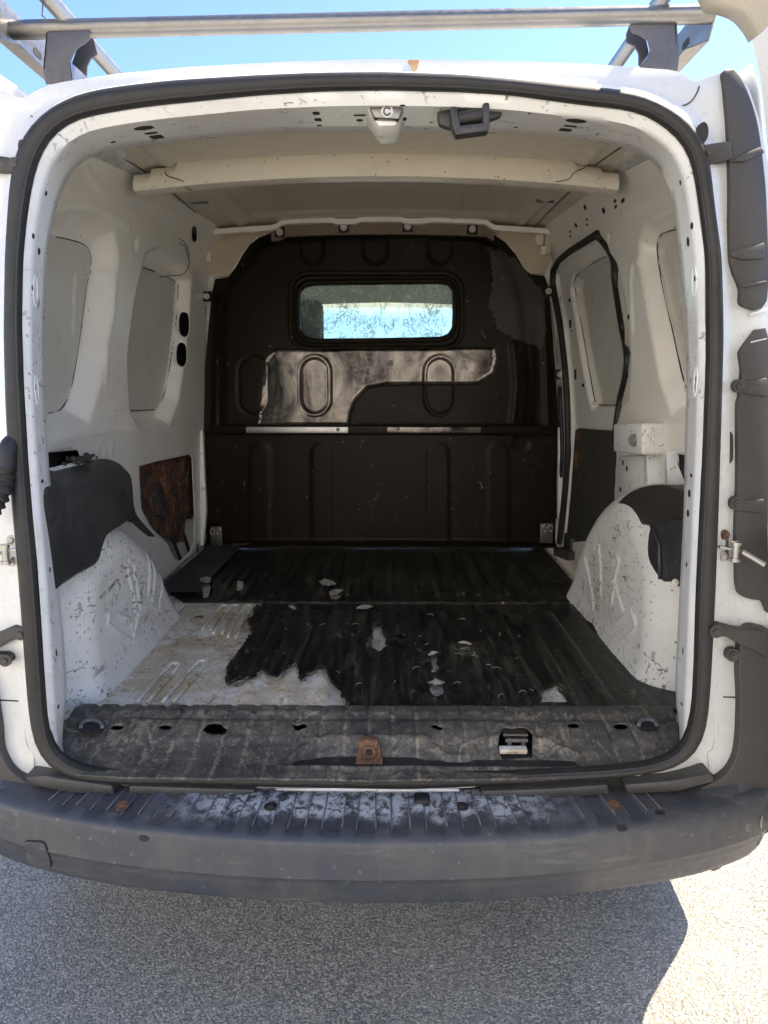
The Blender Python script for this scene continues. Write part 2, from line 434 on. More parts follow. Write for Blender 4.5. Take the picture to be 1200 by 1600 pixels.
def m_metal(name, c0, rough, metal=1., dirt=.2):
    s = NT(name); n = s.noise(12, 5, .65); n2 = s.noise(90, 4)
    c = s.mix(s.math('MULTIPLY', s.ramp(n, .4, .7), dirt), c0, tuple(x*.4 for x in c0))
    return s.out(c, s.ramp(n2, .2, .8, rough-.05, rough+.15), s.bump(n2, .1, .001), metal)
M['steel'] = m_metal('zinc steel', (.45, .44, .42), .35)
M['dsteel'] = m_metal('dull steel', (.16, .15, .14), .45)
M['galv'] = m_metal('galvanised rack steel', (.27, .26, .245), .36, .95)
M['darkgalv'] = m_metal('dark rack foot', (.10, .10, .115), .5, .4)
M['fabric'] = mat_plastic('seat fabric', (.03, .032, .035), .9, .1)
M['lining'] = mat_plastic('cab headliner', (.36, .37, .30), .9, .1)
def m_glass(name, dirty):
    s = NT(name); b = s.b; b.inputs['Transmission Weight'].default_value = 1; b.inputs['Roughness'].default_value = .0
    b.inputs['IOR'].default_value = 1.05; b.inputs['Base Color'].default_value = (.76, .84, .78, 1)
    if dirty:
        n1 = s.noise(7, 6, .7, .5); n2 = s.noise(55, 6, .75, 2.2); n3 = s.noise(30, 5, .7, 1., s.map((3, 1, .8)))
        f = s.math('MULTIPLY', s.ramp(n1, .42, .6), s.ramp(n2, .46, .6)); f = s.math('MAXIMUM', f, s.math('MULTIPLY', s.ramp(n3, .55, .68), s.ramp(n1, .38, .5)))
        d = s.n('ShaderNodeBsdfTranslucent'); d.inputs[0].default_value = (.66, .70, .62, 1); d2 = s.n('ShaderNodeBsdfDiffuse'); d2.inputs[0].default_value = (.5, .5, .44, 1)
        mm = s.n('ShaderNodeMixShader'); mm.inputs[0].default_value = .35; s.l(d.outputs[0], mm.inputs[1]); s.l(d2.outputs[0], mm.inputs[2])
        mx = s.n('ShaderNodeMixShader'); s.l(s.math('ADD', s.math('MULTIPLY', f, .62), .13), mx.inputs[0])
        s.l(b.outputs[0], mx.inputs[1]); s.l(mm.outputs[0], mx.inputs[2])
        s.l(mx.outputs[0], s.t.nodes['Material Output'].inputs[0])
    return s.m
M['glassd'] = m_glass('dirty bulkhead glass', True); M['glass'] = m_glass('windscreen glass', False)
def m_asphalt():
    s = NT('asphalt')
    v = s.n('ShaderNodeTexVoronoi'); v.inputs['Scale'].default_value = 190; v.inputs['Randomness'].default_value = 1
    nz = s.n('ShaderNodeTexNoise'); nz.inputs['Scale'].default_value = 120; s.l(s.tc.outputs['Object'], nz.inputs['Vector'])
    add = s.n('ShaderNodeMixRGB'); add.blend_type = 'ADD'; add.inputs[0].default_value = .012
    s.l(s.tc.outputs['Object'], add.inputs[1]); s.l(nz.outputs['Color'], add.inputs[2]); s.l(add.outputs[0], v.inputs['Vector'])
    sep = s.n('ShaderNodeSeparateColor'); s.l(v.outputs['Color'], sep.inputs[0])
    big = s.noise(2.2, 5, .6); mid = s.noise(14, 5, .65); fine = s.noise(330, 3, .7)
    c = s.mix(s.ramp(sep.outputs[0], .0, 1.), (.24, .225, .20), (.66, .60, .49))
    c = s.mix(s.ramp(sep.outputs[1], .9, .97), c, (.7, .67, .6))
    c = s.mix(s.ramp(v.outputs['Distance'], .35, .75, 0, .8), c, (.10, .10, .10))
    c = s.mix(s.ramp(fine, .45, .7, 0, .45), c, (.56, .51, .43))
    c = s.mix(s.ramp(big, .35, .65, 0, .25), c, (.5, .46, .39)); c = s.mix(s.ramp(s.noise(9, 4), .66, .76, 0, .4), c, (.12, .12, .12))
    c = s.mix(s.ramp(s.noise(.9, 5, .7), .5, .7, 0, .3), c, (.22, .21, .19)); c = s.mix(s.ramp(s.noise(30, 4, .6), .60, .72, 0, .35), c, (.17, .165, .16)); c = s.mix(s.math('MULTIPLY', s.specks(14, .93, .18), .6), c, (.07, .07, .07)); c = s.mix(s.specks(26, .955, .16), c, (.75, .72, .66))
    h = s.math('SUBTRACT', s.math('MULTIPLY', fine, .5), v.outputs['Distance'])
    return s.out(c, .9, s.bump(h, .9, .006, s.bump(mid, .3, .01)))
M['asphalt'] = m_asphalt()
def m_tread(): return M['plastic']
def m_simple(name, c, r=.6): s = NT(name); return s.out(s.mix(s.ramp(s.noise(30, 4), .3, .7), c, tuple(x*.7 for x in c)), r)
M['leaf'] = m_simple('dead leaf', (.22, .10, .04)); M['liner'] = m_simple('torn grey lining', (.36, .35, .33)); M['moss'] = m_simple('moss', (.045, .042, .03))
M['marks'] = m_simple('red pencil', (.5, .16, .12)); M['wire'] = m_simple('thin wire', (.12, .11, .1), .4)

# ------------------------------------------------------------------ ground
g = part('asphalt_ground', ([(-300, -300, 0), (300, -300, 0), (300, 300, 0), (-300, 300, 0)], [(0, 1, 2, 3)]), M['asphalt'], None, 0, kind='structure', origin=(0, 0, 0))

# ------------------------------------------------------------------ unseen pale house, added behind the camera to bounce sunlight into the van
house = tag(empty('added_bounce_house', (-3.0, -7.5, 0)), 'unseen white rendered two storey house added to bounce sunlight into the van', 'house')
HX, HY = -3.0, -7.5
part('wall', box((HX, HY-3, 4), (26, 6, 8), .02), mat_plastic('white render', (.80, .78, .72), .9, .1, (.6, .57, .5), 300, 0), house)
for x in (-8, -3, 3, 8):
    for z in (1.6, 5.2):
        w_ = part('window', box((HX+x, HY+.01, z), (1.1, .06, 1.3), .01), M['dark'], house)
        part('frame', box((HX+x, HY+.045, z), (.06, .03, 1.3), .005), M['ext'], w_)
        part('sill', box((HX+x, HY+.08, z-.70), (1.4, .2, .06), .01), M['ext'], w_)
part('roof', prism([(HX-13.4, HY+.4, 7.99), (HX-13.4, HY-6.4, 7.99), (HX-13.4, HY-3, 10)], (26.8, 0, 0), .01), M['rust'], house)
house.rotation_euler = (0, 0, math.radians(-28))

# ------------------------------------------------------------------ van
van = tag(empty('cargo_van', (XC, 1.3, 0)), 'white cargo van seen from behind with its rear doors open and load space empty', 'van')

# --- rear aperture loops, measured in the photograph and set on the leaning rear plane
def loop_pts(pts): return np.array(pts, float)
SO = loop_pts([(600,115),(720,119),(800,126),(900,136),(975,143),(1000,147),(1040,165),(1067,182),(1090,205),(1105,240),(1115,333),(1125,400),(1128,520),(1123,700),(1120,800),(1115,933),(1108,1067),(1102,1133),(1091,1167),(1068,1190),(1030,1203),(960,1210),(800,1221),(640,1228),(500,1226),(400,1224),(300,1221),(200,1222),(140,1219),(112,1213),(84,1200),(65,1177),(53,1151),(45,1081),(39,997),(30,880),(20,770),(12,640),(9,520),(11,400),(17,300),(24,250),(43,205),(83,168),(125,148),(180,138),(267,128),(400,120),(500,116)])
SI = loop_pts([(600,141),(720,144),(800,149),(900,163),(1000,174),(1040,199),(1067,223),(1082,255),(1093,333),(1102,400),(1103,560),(1098,700),(1093,800),(1087,933),(1083,1067),(1079,1130),(1070,1160),(1050,1180),(1010,1192),(940,1199),(800,1206),(640,1208),(500,1207),(400,1207),(300,1205),(200,1205),(140,1201),(105,1190),(85,1172),(76,1151),(71,1081),(66,1000),(58,880),(50,800),(44,720),(37,600),(34,500),(36,400),(43,330),(55,262),(77,215),(115,186),(167,176),(230,166),(300,159),(400,149),(500,143)])
JI = loop_pts([(600,206),(700,207),(800,210),(900,216),(967,228),(1007,240),(1033,264),(1047,292),(1053,320),(1062,400),(1072,520),(1073,600),(1070,700),(1068,800),(1063,900),(1058,1000),(1054,1080),(1062,1135),(1077,1170),(1040,1183),(940,1190),(800,1197),(640,1199),(500,1198),(400,1197),(200,1196),(130,1192),(86,1168),(92,1140),(106,1100),(100,1000),(92,920),(83,800),(77,733),(71,640),(69,540),(73,400),(85,333),(95,300),(110,268),(133,247),(167,236),(230,226),(400,209),(500,207)])
NL = 220; CU, CV = 578., 680.
def resamp(L):
    out = []
    for i in range(NL):
        a = 2*math.pi*i/NL; dx, dy = math.sin(a)*1.0, -math.cos(a)*1.0; best = None
        for k in range(len(L)):
            x0, y0 = L[k]; x1, y1 = L[(k+1) % len(L)]; ex, ey = x1-x0, y1-y0; det = dx*(-ey)+dy*ex
            if abs(det) < 1e-12: continue
            t = ((x0-CU)*(-ey)+(y0-CV)*ex)/det; s_ = (dx*(y0-CV)-dy*(x0-CU))/det
            if t > 0 and -1e-9 <= s_ <= 1+1e-9: best = t if best is None else max(best, t)
        out.append((CU+dx*best, CV+dy*best))
    A = np.array(out)
    for _ in range(2): A = .5*A+.25*(np.roll(A, 1, 0)+np.roll(A, -1, 0))
    return A
rSO, rSI, rJI = resamp(SO), resamp(SI), resamp(JI)
def top_w(i):                       # 1 along the header, 0 on the sides
    a = 2*math.pi*i/NL; return float(ss((math.cos(a)-.55)/.3))
def bot_w(i):
    a = 2*math.pi*i/NL; return float(ss((-math.cos(a)-.55)/.3))
P_so = [hit(*rSO[i], REAR(-.004)) for i in range(NL)]
P_si = [hit(*rSI[i], REAR(.0)) for i in range(NL)]
mid = rSI*.66+rJI*.34
P_f = [hit(*mid[i], REAR(.010)) for i in range(NL)]
P_j = [hit(*rJI[i], REAR(.09+.11*top_w(i)-.055*bot_w(i))) for i in range(NL)]
for i in range(NL): P_j[i] = P_j[i]+Vector((0, 0, -.040*bot_w(i))); P_f[i] = P_f[i]+Vector((0, .004, -.034*bot_w(i)))
CEN = Vector((XC, 1.4, 1.2))
P_r = [Vector((CEN.x+(p.x-CEN.x)*1.02, p.y+.012, CEN.z+(p.z-CEN.z)*1.02)) for p in P_j]
P_q = [Vector((CEN.x+(p.x-CEN.x)*1.2, p.y+.03, min(CEN.z+(p.z-CEN.z)*1.10, 1.842))) for p in P_j]
wob = [Vector((noise.noise(Vector((i*.23, 3, 1)))*.004, -.004+noise.noise(Vector((i*.3, 0, 0)))*.002, noise.noise(Vector((i*.23, 9, 1)))*.003)) for i in range(NL)]
P_e = [Vector((0, 0, -.022*bot_w(i)))+P_si[i].lerp(P_f[i], .25)+wob[i] for i in range(NL)]
rows = [[P_si[i]+Vector((0, .02*(1-bot_w(i)), -.03*bot_w(i))) for i in range(NL)], P_si, P_e, [P_e[i].lerp(P_f[i], .6) for i in range(NL)], P_f,
        [P_f[i].lerp(P_j[i], .1)+Vector((0, .002, 0)) for i in range(NL)], [P_f[i].lerp(P_j[i], .35) for i in range(NL)], [P_f[i].lerp(P_j[i], .7) for i in range(NL)], P_j, P_r, P_q]
jamb = part('door_jamb', loft(rows, True), M['jamb'], van, 50)
# --- seal
def seal_prof(i):
    a, b = P_so[i], P_si[i]; o = a-b; w = o.length; o.normalize(); n = Vector((0, -1, 0)); R = []
    for k in range(12):
        q = 2*math.pi*k/12; R.append((a+b)/2+o*math.cos(q)*w*(.54+.10*bot_w(i))+n*(math.sin(q)*.015+.002))
    return R
seal = part('rubber_door_seal', loft([seal_prof(i % NL) for i in range(NL+1)], True), M['seal'], van, 180, label='thick black rubber seal around the rear opening')
bead = part('seal_lip', tube([P_si[i].lerp(P_so[i], .16)+Vector((0, -.011, 0)) for i in range(NL)], .0035, 8, True), M['seal'], seal, 180)
st = []
for i in range(NL):
    if 128 < i < 188:
        for q in (.25, .75):
            a = P_si[i].lerp(P_si[(i+1) % NL], q); b = P_so[i].lerp(P_so[(i+1) % NL], q); p = a.lerp(b, .30)+Vector((0, -.0145, 0)); st.append(box(p, (.0014, .001, .003), 0))
part('seal_stitching', join(*st), M['trim'], seal, 0, kind='stuff')
for (u, v, r) in ((1095, 210, .02), (38, 232, .014)):
    p = hit(u, v, REAR(-.006)); part('seal_bump', join(disc(p, Vector((0, -1, 0)), r*.5, r*.9, .010, 16)), M['seal'], seal, 60)

# --- rear face of the body between seal and outline
SIL = [(-70,330),(-60,190),(-20,135),(0,130),(14,136),(38,155),(52,147),(60,136),(100,128),(180,115),(300,104),(450,96),(600,92),(750,94),(900,98),(1060,110),(1075,117),(1083,127),(1092,133),(1108,124),(1130,111),(1150,110),(1168,132),(1185,180),(1200,250),(1210,400),(1225,700),(1235,900),(1235,1050),(1225,1180),(1190,1240),(1100,1262),(600,1268),(100,1262),(0,1240),(-40,1180),(-60,1050),(-75,800),(-80,500)]
rOUT = resamp(loop_pts(SIL)[:, :])
# keep the small steps of the roofline: no smoothing for the outline
def resamp_sharp(L):
    A = []
    for i in range(NL):
        a = 2*math.pi*i/NL; dx, dy = math.sin(a), -math.cos(a); best = 0
        for k in range(len(L)):
            x0, y0 = L[k]; x1, y1 = L[(k+1) % len(L)]; ex, ey = x1-x0, y1-y0; det = dx*(-ey)+dy*ex
            if abs(det) < 1e-12: continue
            t = ((x0-CU)*(-ey)+(y0-CV)*ex)/det; s_ = (dx*(y0-CV)-dy*(x0-CU))/det
            if t > 0 and -1e-9 <= s_ <= 1+1e-9: best = max(best, t)
        A.append((CU+dx*best, CV+dy*best))
    return np.array(A)
rOUT = resamp_sharp(SIL)
def rearcurve(P):                   # the rear face bends forward towards the corners
    xr = abs(P.x-XC); return P.y-(yo(P.z)+.012+.9*max(0, xr-.60)**2+ (.012*ss((P.z-1.80)/.06)))
P_o = [hit(*rOUT[i], lambda P: rearcurve(P)) for i in range(NL)]
def mixp(i, t): return P_so[i].lerp(P_o[i], t)
rr_ = [[P_so[i]+Vector((0, .02, 0)) for i in range(NL)]]
for t in (0, .08, .2, .4, .6, .8, .95, 1.0):
    row = []
    for i in range(NL):
        p = mixp(i, t); uv = (rSO[i]*(1-t)+rOUT[i]*t)
        try: p = hit(uv[0], uv[1], lambda P: rearcurve(P)+(.016*(1-ss(t/.2))))
        except Exception: pass
        row.append(p)
    rr_.append(row)
last = rr_[-1]
def outward(p, dy):                 # wrap round on to the roof / flanks
    zz = [0.2, .32, .6, .95, 1.2, 1.4, 1.6, 1.7, 1.76, 1.80, 1.85]; ww = [.795, .827, .841, .836, .832, .815, .785, .756, .725, .70, .65]
    xr = p.x-XC
    if p.z > 1.80: return Vector((p.x, p.y+dy, p.z+.045*min(dy, .9)))
    s_ = 1 if xr > 0 else -1; W = float(np.interp(p.z, zz, ww)); k = float(ss(dy/.16))
    if abs(xr) < .5 or p.z < .58: return Vector((p.x, p.y+dy, p.z))
    return Vector((XC+s_*max(abs(xr), lerp(abs(xr), W, k**.5)), p.y+dy, p.z))
for dy in (.006, .02, .05, .09, .14): rr_.append([outward(p, dy) for p in last])
body = part('rear_body_panel', loft(rr_, True), M['ext'], van, 40)
# the rest of the outer shell: roof, flanks, bonnet
secs = [(.0,1.0),(.3,.997),(.5,.990),(.60,.980),(.68,.962),(.74,.935),(.785,.90),(.825,.84),(.85,.76),(.868,.68),(.88,.58),(.888,.46),(.89,.32),(.885,.2),(.86,.12)]
def sect(y, top, wsc=1., zb=None):
    R = [];
    full = [(-x, h) for x, h in secs[::-1]]+secs[1:]
    for x, h in full:
        z = .07+h*(top-.07)
        R.append(Vector((XC+x*wsc, y, z)))
    return R
stations = [(1.50,1.872,.945),(1.62,1.885,.97),(1.85,1.90,.99),(2.2,1.93,1.),(3.0,1.965,1.),(3.4,1.955,1.)]
roof_front = [(3.4,1.955),(3.65,1.90),(3.90,1.79)]
body_side = part('roof_and_side_panels', loft([sect(*q) for q in stations]), M['ext'], van, 30); solidify(body_side, .003, 1)
# cab nose: bonnet, pillars
part('cab_roof', loft([[Vector((XC+x, y, z-.06*(abs(x)/.7)**2)) for x in np.linspace(-.72, .72, 9)] for y, z in roof_front]), M['ext'], van, 60)
nose = [(4.55,1.16,1.0),(4.85,1.08,.97),(5.05,.98,.9),(5.2,.85,.8),(5.24,.5,.75)]
cabbody = part('bonnet', loft([sect(*q) for q in nose]), M['ext'], van, 30); solidify(cabbody, .003, 1)
ws0 = (3.90, 1.77); ws1 = (4.55, 1.18)
for s_ in (-1, 1):
    p0 = (XC+s_*.66, ws0[0], ws0[1]-.03); p1 = (XC+s_*.80, 4.6, 1.15)
    part('windscreen_pillar', tube([p0, p1], .035, 10), M['ext'], van)
    part('cab_door', loft([[Vector((XC+s_*.88, y, z)) for y in np.linspace(3.4, 4.4, 4)] for z in (.3, .7, 1.15)]), M['ext'], van)
ws = part('windscreen', loft([[Vector((XC+lerp(-.68, .68, k/10)*(1+.16*t), lerp(ws0[0], ws1[0], t)-.10*(abs(k-5)/5)**2, lerp(ws0[1]-.02, ws1[1], t))) for k in range(11)] for t in np.linspace(0, 1, 6)]), M['glass'], van, 180)
solidify(ws, .005)
hl = part('cab_headliner', loft([[Vector((XC+x, y, z-.03*(abs(x)/.6)**2)) for x in np.linspace(-.66, .66, 7)] for y, z in ((3.03,1.89),(3.4,1.86),(3.75,1.78),(3.9,1.715),(3.92,1.75))]), M['lining'], van, 60); solidify(hl, .02, 1)
part('dashboard', box((XC, 4.35, .98), (1.5, .42, .3), .06), M['plastic'], van)
part('cab_floor', box((XC, 3.7, .42), (1.6, 1.5, .04), .01), M['plastic'], van)
for x in (-.40, .44):
    seat = part('cab_seat', box((XC+x, 3.42, .80), (.50, .5, .16), .05), M['fabric'], van)
    part('seat_back', join(box((XC+x, 3.20, 1.12), (.48, .14, .60), .06, Matrix.Rotation(-.15, 3, 'X'))), M['fabric'], seat)
    part('headrest', join(box((XC+x+(.015 if x < 0 else .02), 3.16, 1.535), (.27, .10, .22), .05, Matrix.Rotation(-.1, 3, 'X'), 4)), M['fabric'], seat)
    for q in (-.05, .05): part('headrest_post', cyl((XC+x+q, 3.17, 1.38), (XC+x+q, 3.17, 1.5), .007), M['steel'], seat)
def wheel(x, y):
    s_ = 1 if x > XC else -1; R = []
    for r, d in ((.16, .06), (.20, .095), (.29, .10), (.31, .06), (.31, -.06), (.29, -.10), (.2, -.095)):
        R.append([Vector((x+d*s_, y+r*math.cos(q), .31+r*math.sin(q))) for q in np.linspace(0, 2*math.pi, 33)[:-1]])
    t = part('tyre', loft(R, True), M['seal'], van, 40)
    R = [[Vector((x+d*s_, y+r*math.cos(q), .31+r*math.sin(q))) for q in np.linspace(0, 2*math.pi, 33)[:-1]] for r, d in ((.195, .09), (.17, .05), (.06, .07), (.01, .075))]
    part('wheel_rim', loft(R, True), M['galv'], t, 40)
for x, y in ((XC-.72, 1.97), (XC+.72, 1.97), (XC-.76, 4.6), (XC+.76, 4.6)): wheel(x, y)
for s_ in (-1, 1):
    part('light_seal_plate', prism([Vector((XC+s_*q[0], 3.03, q[1])) for q in ((.66, .3), (.90, .3), (.90, 1.3), (.80, 1.72), (.68, 1.95), (.55, 1.95), (.66, 1.5))], (0, .02, 0), 0), M['int'], van, 0)  # hidden plate, added to stop cab light leaking behind the side walls
part('roof_light_seal', prism([Vector((XC+q[0], 3.03, q[1])) for q in ((-.68, 1.90), (.68, 1.90), (.5, 1.97), (0, 1.98), (-.5, 1.97))], (0, .02, 0), 0), M['int'], van, 0)  # hidden strip, added to block cab light above the ceiling
part('underbody', box((XC, 3.1, .40), (1.5, 3.2, .2), .03), M['dark'], van)

# --- load floor -----------------------------------------------------------
FLX = (XC-.72, XC+.72)
SEAM = 2.21
def ribz(X, Y):
    """pressed ribs along the van: two zones divided by the cross seam"""
    x = X-XC; ph = (x/.080) % 1.0; r = ss((.30-np.abs(ph-.5))/.12)
    endsA = ss((Y-1.46)/.05)*ss((2.14-Y)/.05)*ss((x+.36)/.02); endsB = ss((Y-2.27)/.05)*ss((2.93-Y)/.05)
    return .0095*r*np.maximum(endsA, endsB)*ss((.56-np.abs(x))/.02)
def floorz(X, Y):
    z = .588+ribz(X, Y)-.004*np.exp(-((Y-SEAM)/.010)**2)
    return z
floor = part('metal_load_floor', field([(FLX[0], 1.40), (FLX[1], 1.40), (FLX[1], 3.03), (FLX[0], 3.03)], [], .009, lambda X, Y: (X, Y, floorz(X, Y))), M['floor'], van, 180)
# pressed beads of the bare corner
def fp(u, v, z=.592): return hit(u, v, PZ(z))
bd = []
for a, b in (((322,985),(350,948)),((340,990),(366,948)),((362,996),(388,948)),((222,1098),(272,1040)),((262,1098),(315,1036))):
    pa, pb = fp(*a), fp(*b); dx = Vector((.012, 0, 0))
    part('floor_bead', tube(catmull([pa-dx, pb-dx, pb+Vector((0, .012, 0)), pb+dx, pa+dx], 5), .0045, 8), M['floor'], floor, 180)
# floor edge strip / seam tape at the foot of the left arch
edge = catmull([fp(112,1104), fp(160,1083), fp(200,1030), fp(240,985), fp(285,944)], 6)
part('seam_sealer_strip', loft([[p+Vector((-.02, 0, .006)), p+Vector((.0, 0, .004)), p+Vector((.016, 0, .0015))] for p in edge]), M['jamb'], van, 180)

# --- torn rubber mat (lies on the floor, a thing of its own)
def jag(P, amp=.006, sub=6, seed=0, closed=True):
    out = []; n = len(P); rnd = random.Random(seed)
    for i in range(n if closed else n-1):
        a = Vector(P[i]).to_2d(); b = Vector(P[(i+1) % n]).to_2d(); L = (b-a).length; k = max(1, int(L/.008))
        nrm = Vector((-(b-a).y, (b-a).x)); nrm = nrm.normalized() if nrm.length > 0 else nrm
        for j in range(k):
            o = 0 if L > .9 else (noise.noise(Vector((i*3.1+j*.37, seed, 0)))*amp+rnd.uniform(-.4, .4)*amp)
            out.append(tuple(a.lerp(b, j/k)+nrm*o))
    return out
def fpp(L, z=.597): return [fp(u, v, z) for u, v in L]
matroot = tag(empty('rubber_floor_mat', (XC, 2.2, .59)), 'torn black ribbed rubber mat covering most of the van load floor', 'floor mat')
tear = [(540,1104),(530,1080),(500,1053),(482,1050),(470,1066),(462,1042),(440,1060),(424,1058),(408,1052),(396,1066),(375,1064),(355,1072),(353,1045),(372,1022),(388,1008),(392,990),(386,972),(398,955),(412,940)]
T = fpp(tear)
outA = [Vector((.655, 1.437, 0))]+[Vector((.672, 1.60, 0)), Vector((.668, 1.9, 0)), Vector((.66, SEAM+.003, 0))]+[Vector((T[-1].x, SEAM+.002, 0))]+T[::-1][1:-1]+[Vector((T[0].x, 1.437, 0))]
holesA = [[(582,985),(590,978),(596,983),(598,995),(603,1005),(604,1018),(590,1022),(580,1015),(581,1000)],
          [(670,1030),(676,1025),(682,1030),(686,1045),(680,1056),(671,1058),(671,1048),(675,1040)],
          [(669,1075),(680,1070),(693,1075),(692,1086),(680,1095),(672,1090)],
          [(716,1012),(726,1009),(736,1014),(736,1020),(724,1022),(717,1020)],
          [(842,1104),(848,1080),(856,1072),(868,1078),(882,1093),(893,1104)],
          [(620,1000),(630,996),(629,1002)], [(452,952),(460,951),(463,956),(455,957)]]
def seg_out(P, a=.006, seed=0):
    return jag([(p.x, p.y, 0) for p in P], a, seed=seed)
noiseA = lambda X, Y: np.array([noise.noise(Vector((x*5, y*5, 0))) for x, y in zip(X.ravel(), Y.ravel())]).reshape(X.shape)
hA = [seg_out(fpp(h), .007, i) for i, h in enumerate(holesA)]
polyA = seg_out(outA, .007, 50)
def liftA(X, Y):
    d = np.full(X.shape, 1e9)
    for h in hA+[[(p.x, p.y) for p in T]]: d = np.minimum(d, nearest(X, Y, h, len(h) < 40 and h is not None and h in hA)[0])
    n = noiseA(X*3, Y*3)
    return .0045+.013*np.exp(-(d/.014)**2)*(.3+1.7*np.clip(n+.35, 0, 1))
def mat_height(X, Y): return floorz(X, Y)+liftA(X, Y)+.004*ss((np.abs(X-XC)-.52)/.1)+.0015*noiseA(X, Y)
mA = part('mat_section', field(polyA, hA, .0055, lambda X, Y: (X, Y, mat_height(X, Y))), M['mat'], matroot, 180); solidify(mA, .003, -1)
outB = [(XC+.695, SEAM+.006), (XC+.70, 2.99), (XC-.70, 2.99), (XC-.70, 2.30), (fp(288,938).x, SEAM+.006)]
holesB = [[(312,912),(325,908),(330,915),(326,930),(318,936),(317,922)], [(371,908),(379,906),(381,914),(375,925),(370,920)],
          [(515,922),(525,928),(535,930),(526,936),(516,934)], [(655,918),(661,921),(657,925)], [(779,938),(790,935),(787,942)]]
hB = [seg_out(fpp(h), .003, 70+i) for i, h in enumerate(holesB)]
polyB = jag([(a, b, 0) for a, b in outB], .002, seed=33)
mB = part('mat_section', field(polyB, hB, .010, lambda X, Y: (X, Y, floorz(X, Y)+.0065+.002*noiseA(X, Y))), M['mat'], matroot, 180); solidify(mB, .003, -1)
for L, cl, z in [(T, False, .012)]+[([Vector((a, b, 0)) for a, b in h[::3]], True, .010) for h in hA[:5]]:
    pts_ = jag([(p.x, p.y, 0) for p in L], .005, seed=int(L[0].x*1000) % 97, closed=cl)
    P = [Vector((a, b, float(floorz(np.array([a]), np.array([b]))[0])+z*(.7+.5*noise.noise(Vector((a*30, b*30, 0)))))) for a, b in pts_]
    part('frayed_edge', tube(P, .0014, 5, cl, rr=[.0006+.0016*max(0, noise.noise(Vector((p.x*60, p.y*60, 5)))+.3) for p in P]), M['liner'], mA, 180)
# raised scuffed flaps of torn lining
def flap(pix, h, name='torn_flap'):
    P = [Vector((a, b, .597+.010+h*random.uniform(.0, 1))) for a, b in jag([(p.x, p.y, 0) for p in fpp(pix)], .004, seed=pix[0][0])]
    c = sum(P, Vector())/len(P)+Vector((0, 0, h)); V = P+[c]; n = len(P)
    o = part(name, (V, [(i, (i+1) % n, n) for i in range(n)]), M['liner'], matroot, 0); solidify(o, .0012, 0)
flap([(498,913),(508,909),(518,911),(525,918),(514,921),(503,918)], .006); flap([(514,931),(522,926),(530,925),(537,927),(528,933),(517,937)], .005)
flap([(556,957),(566,951),(577,951),(582,955),(572,958),(562,958)], .006); flap([(312,911),(320,906),(330,909),(328,915),(316,915)], .006)
flap([(450,952),(458,951),(463,957),(454,956)], .003)
flap([(667,1030),(678,1024),(684,1027),(674,1030)], .006); flap([(668,1074),(680,1069),(694,1074),(690,1077),(674,1077)], .005)
flap([(715,1011),(726,1007),(737,1013),(727,1012)], .004)
sk_ = []
for i in range(46):
    u = random.gauss(620, 160); v = random.uniform(960, 1095)
    if u < 420: continue
    p = fp(u, v, .603); a = random.uniform(0, 3.1); L = random.uniform(.006, .022)
    q = [p+Vector((math.cos(a+k*.3)*L*k/3, math.sin(a+k*.3)*L*k/3, .003+.002*math.sin(k))) for k in range(4)]; sk_.append(tube(q, .0008, 4))
part('loose_straw_and_fibres', join(*sk_), M['liner'], matroot, 180, kind='stuff')
# ribbed step strip on the left behind the arch
stp = part('ribbed_step_strip', field([(XC-.745, 2.27), (XC-.60, 2.27), (XC-.60, 2.98), (XC-.745, 2.98)], [], .006, lambda X, Y: (X, Y, .607+.003*np.sin(Y/.018*2*math.pi))), M['plastic'], van, 180)

# --- side walls --------------------------------------------------------------
def ceil_edge(y): return 1.86+.045*(y-2)
def trace(pix, f): return [hit(u, v, f) for u, v in pix]
def yz(P): return [(p.y, p.z) for p in P]
def wz_arr(Z): return np.interp(Z, WZ, WW)
def wall(s_, lips, holes, bumps, mats, dimples=(), door=None):
    outl = [(1.37, .60), (3.02, .60)]+[(y, ceil_edge(y)+.012) for y in np.linspace(3.02, 1.37, 12)]
    def off(Yq, Z):
        o = np.zeros(Yq.shape)
        for poly, dep, soft in lips:
            o = np.maximum(o, dep*ss((soft*.35-sdf(Yq, Z, poly))/soft))
        if door is not None: o = o+.022*ss((.004-sdf(Yq, Z, door))/.022)
        for line, h, wd_ in bumps:
            d = nearest(Yq, Z, line, False)[0]; o = o-h*np.exp(-(d/wd_)**2)
        for (a, b, r, dp) in dimples:
            d = np.hypot(Yq-a, Z-b); o = o+dp*ss((r-d)/(r*.5))
        o = o+.0022*np.sin(Yq*9+Z*4)*np.sin(Z*7-Yq*3)
        return o
    fn = lambda A, B: (XC+s_*(wz_arr(B)+off(A, B)), A, B)
    return field(outl, holes, .0085, fn), off
L4 = WALL(-1, .03)
lipB = yz(trace([(212,398),(240,388),(272,412),(285,438),(281,500),(273,565),(264,625),(250,660),(205,668),(188,640),(185,560),(196,470)], L4))
lipA = yz(trace([(60,345),(100,338),(135,345),(158,365),(165,400),(152,520),(135,600),(118,655),(60,668),(40,600),(40,400)], L4))
W0 = WALL(-1, 0)
cut = []
def oval(P, k=14):                  # rounded slot from two centre pixels and a half width
    pass
def slot(u, v, ru, rv, f, k=20, e=.6):
    return yz(trace([(u+ru*math.copysign(abs(math.cos(2*math.pi*i/k))**e, math.cos(2*math.pi*i/k)), v+rv*math.copysign(abs(math.sin(2*math.pi*i/k))**e, math.sin(2*math.pi*i/k))) for i in range(k)], f))
_, off0 = wall(-1, [(lipA, .055, .05), (lipB, .052, .030)], [], [], None)
def WS(P): return -(P.x-XC)-(wz(P.z)+float(off0(np.array([[P.y]]), np.array([[P.z]]))[0, 0]))
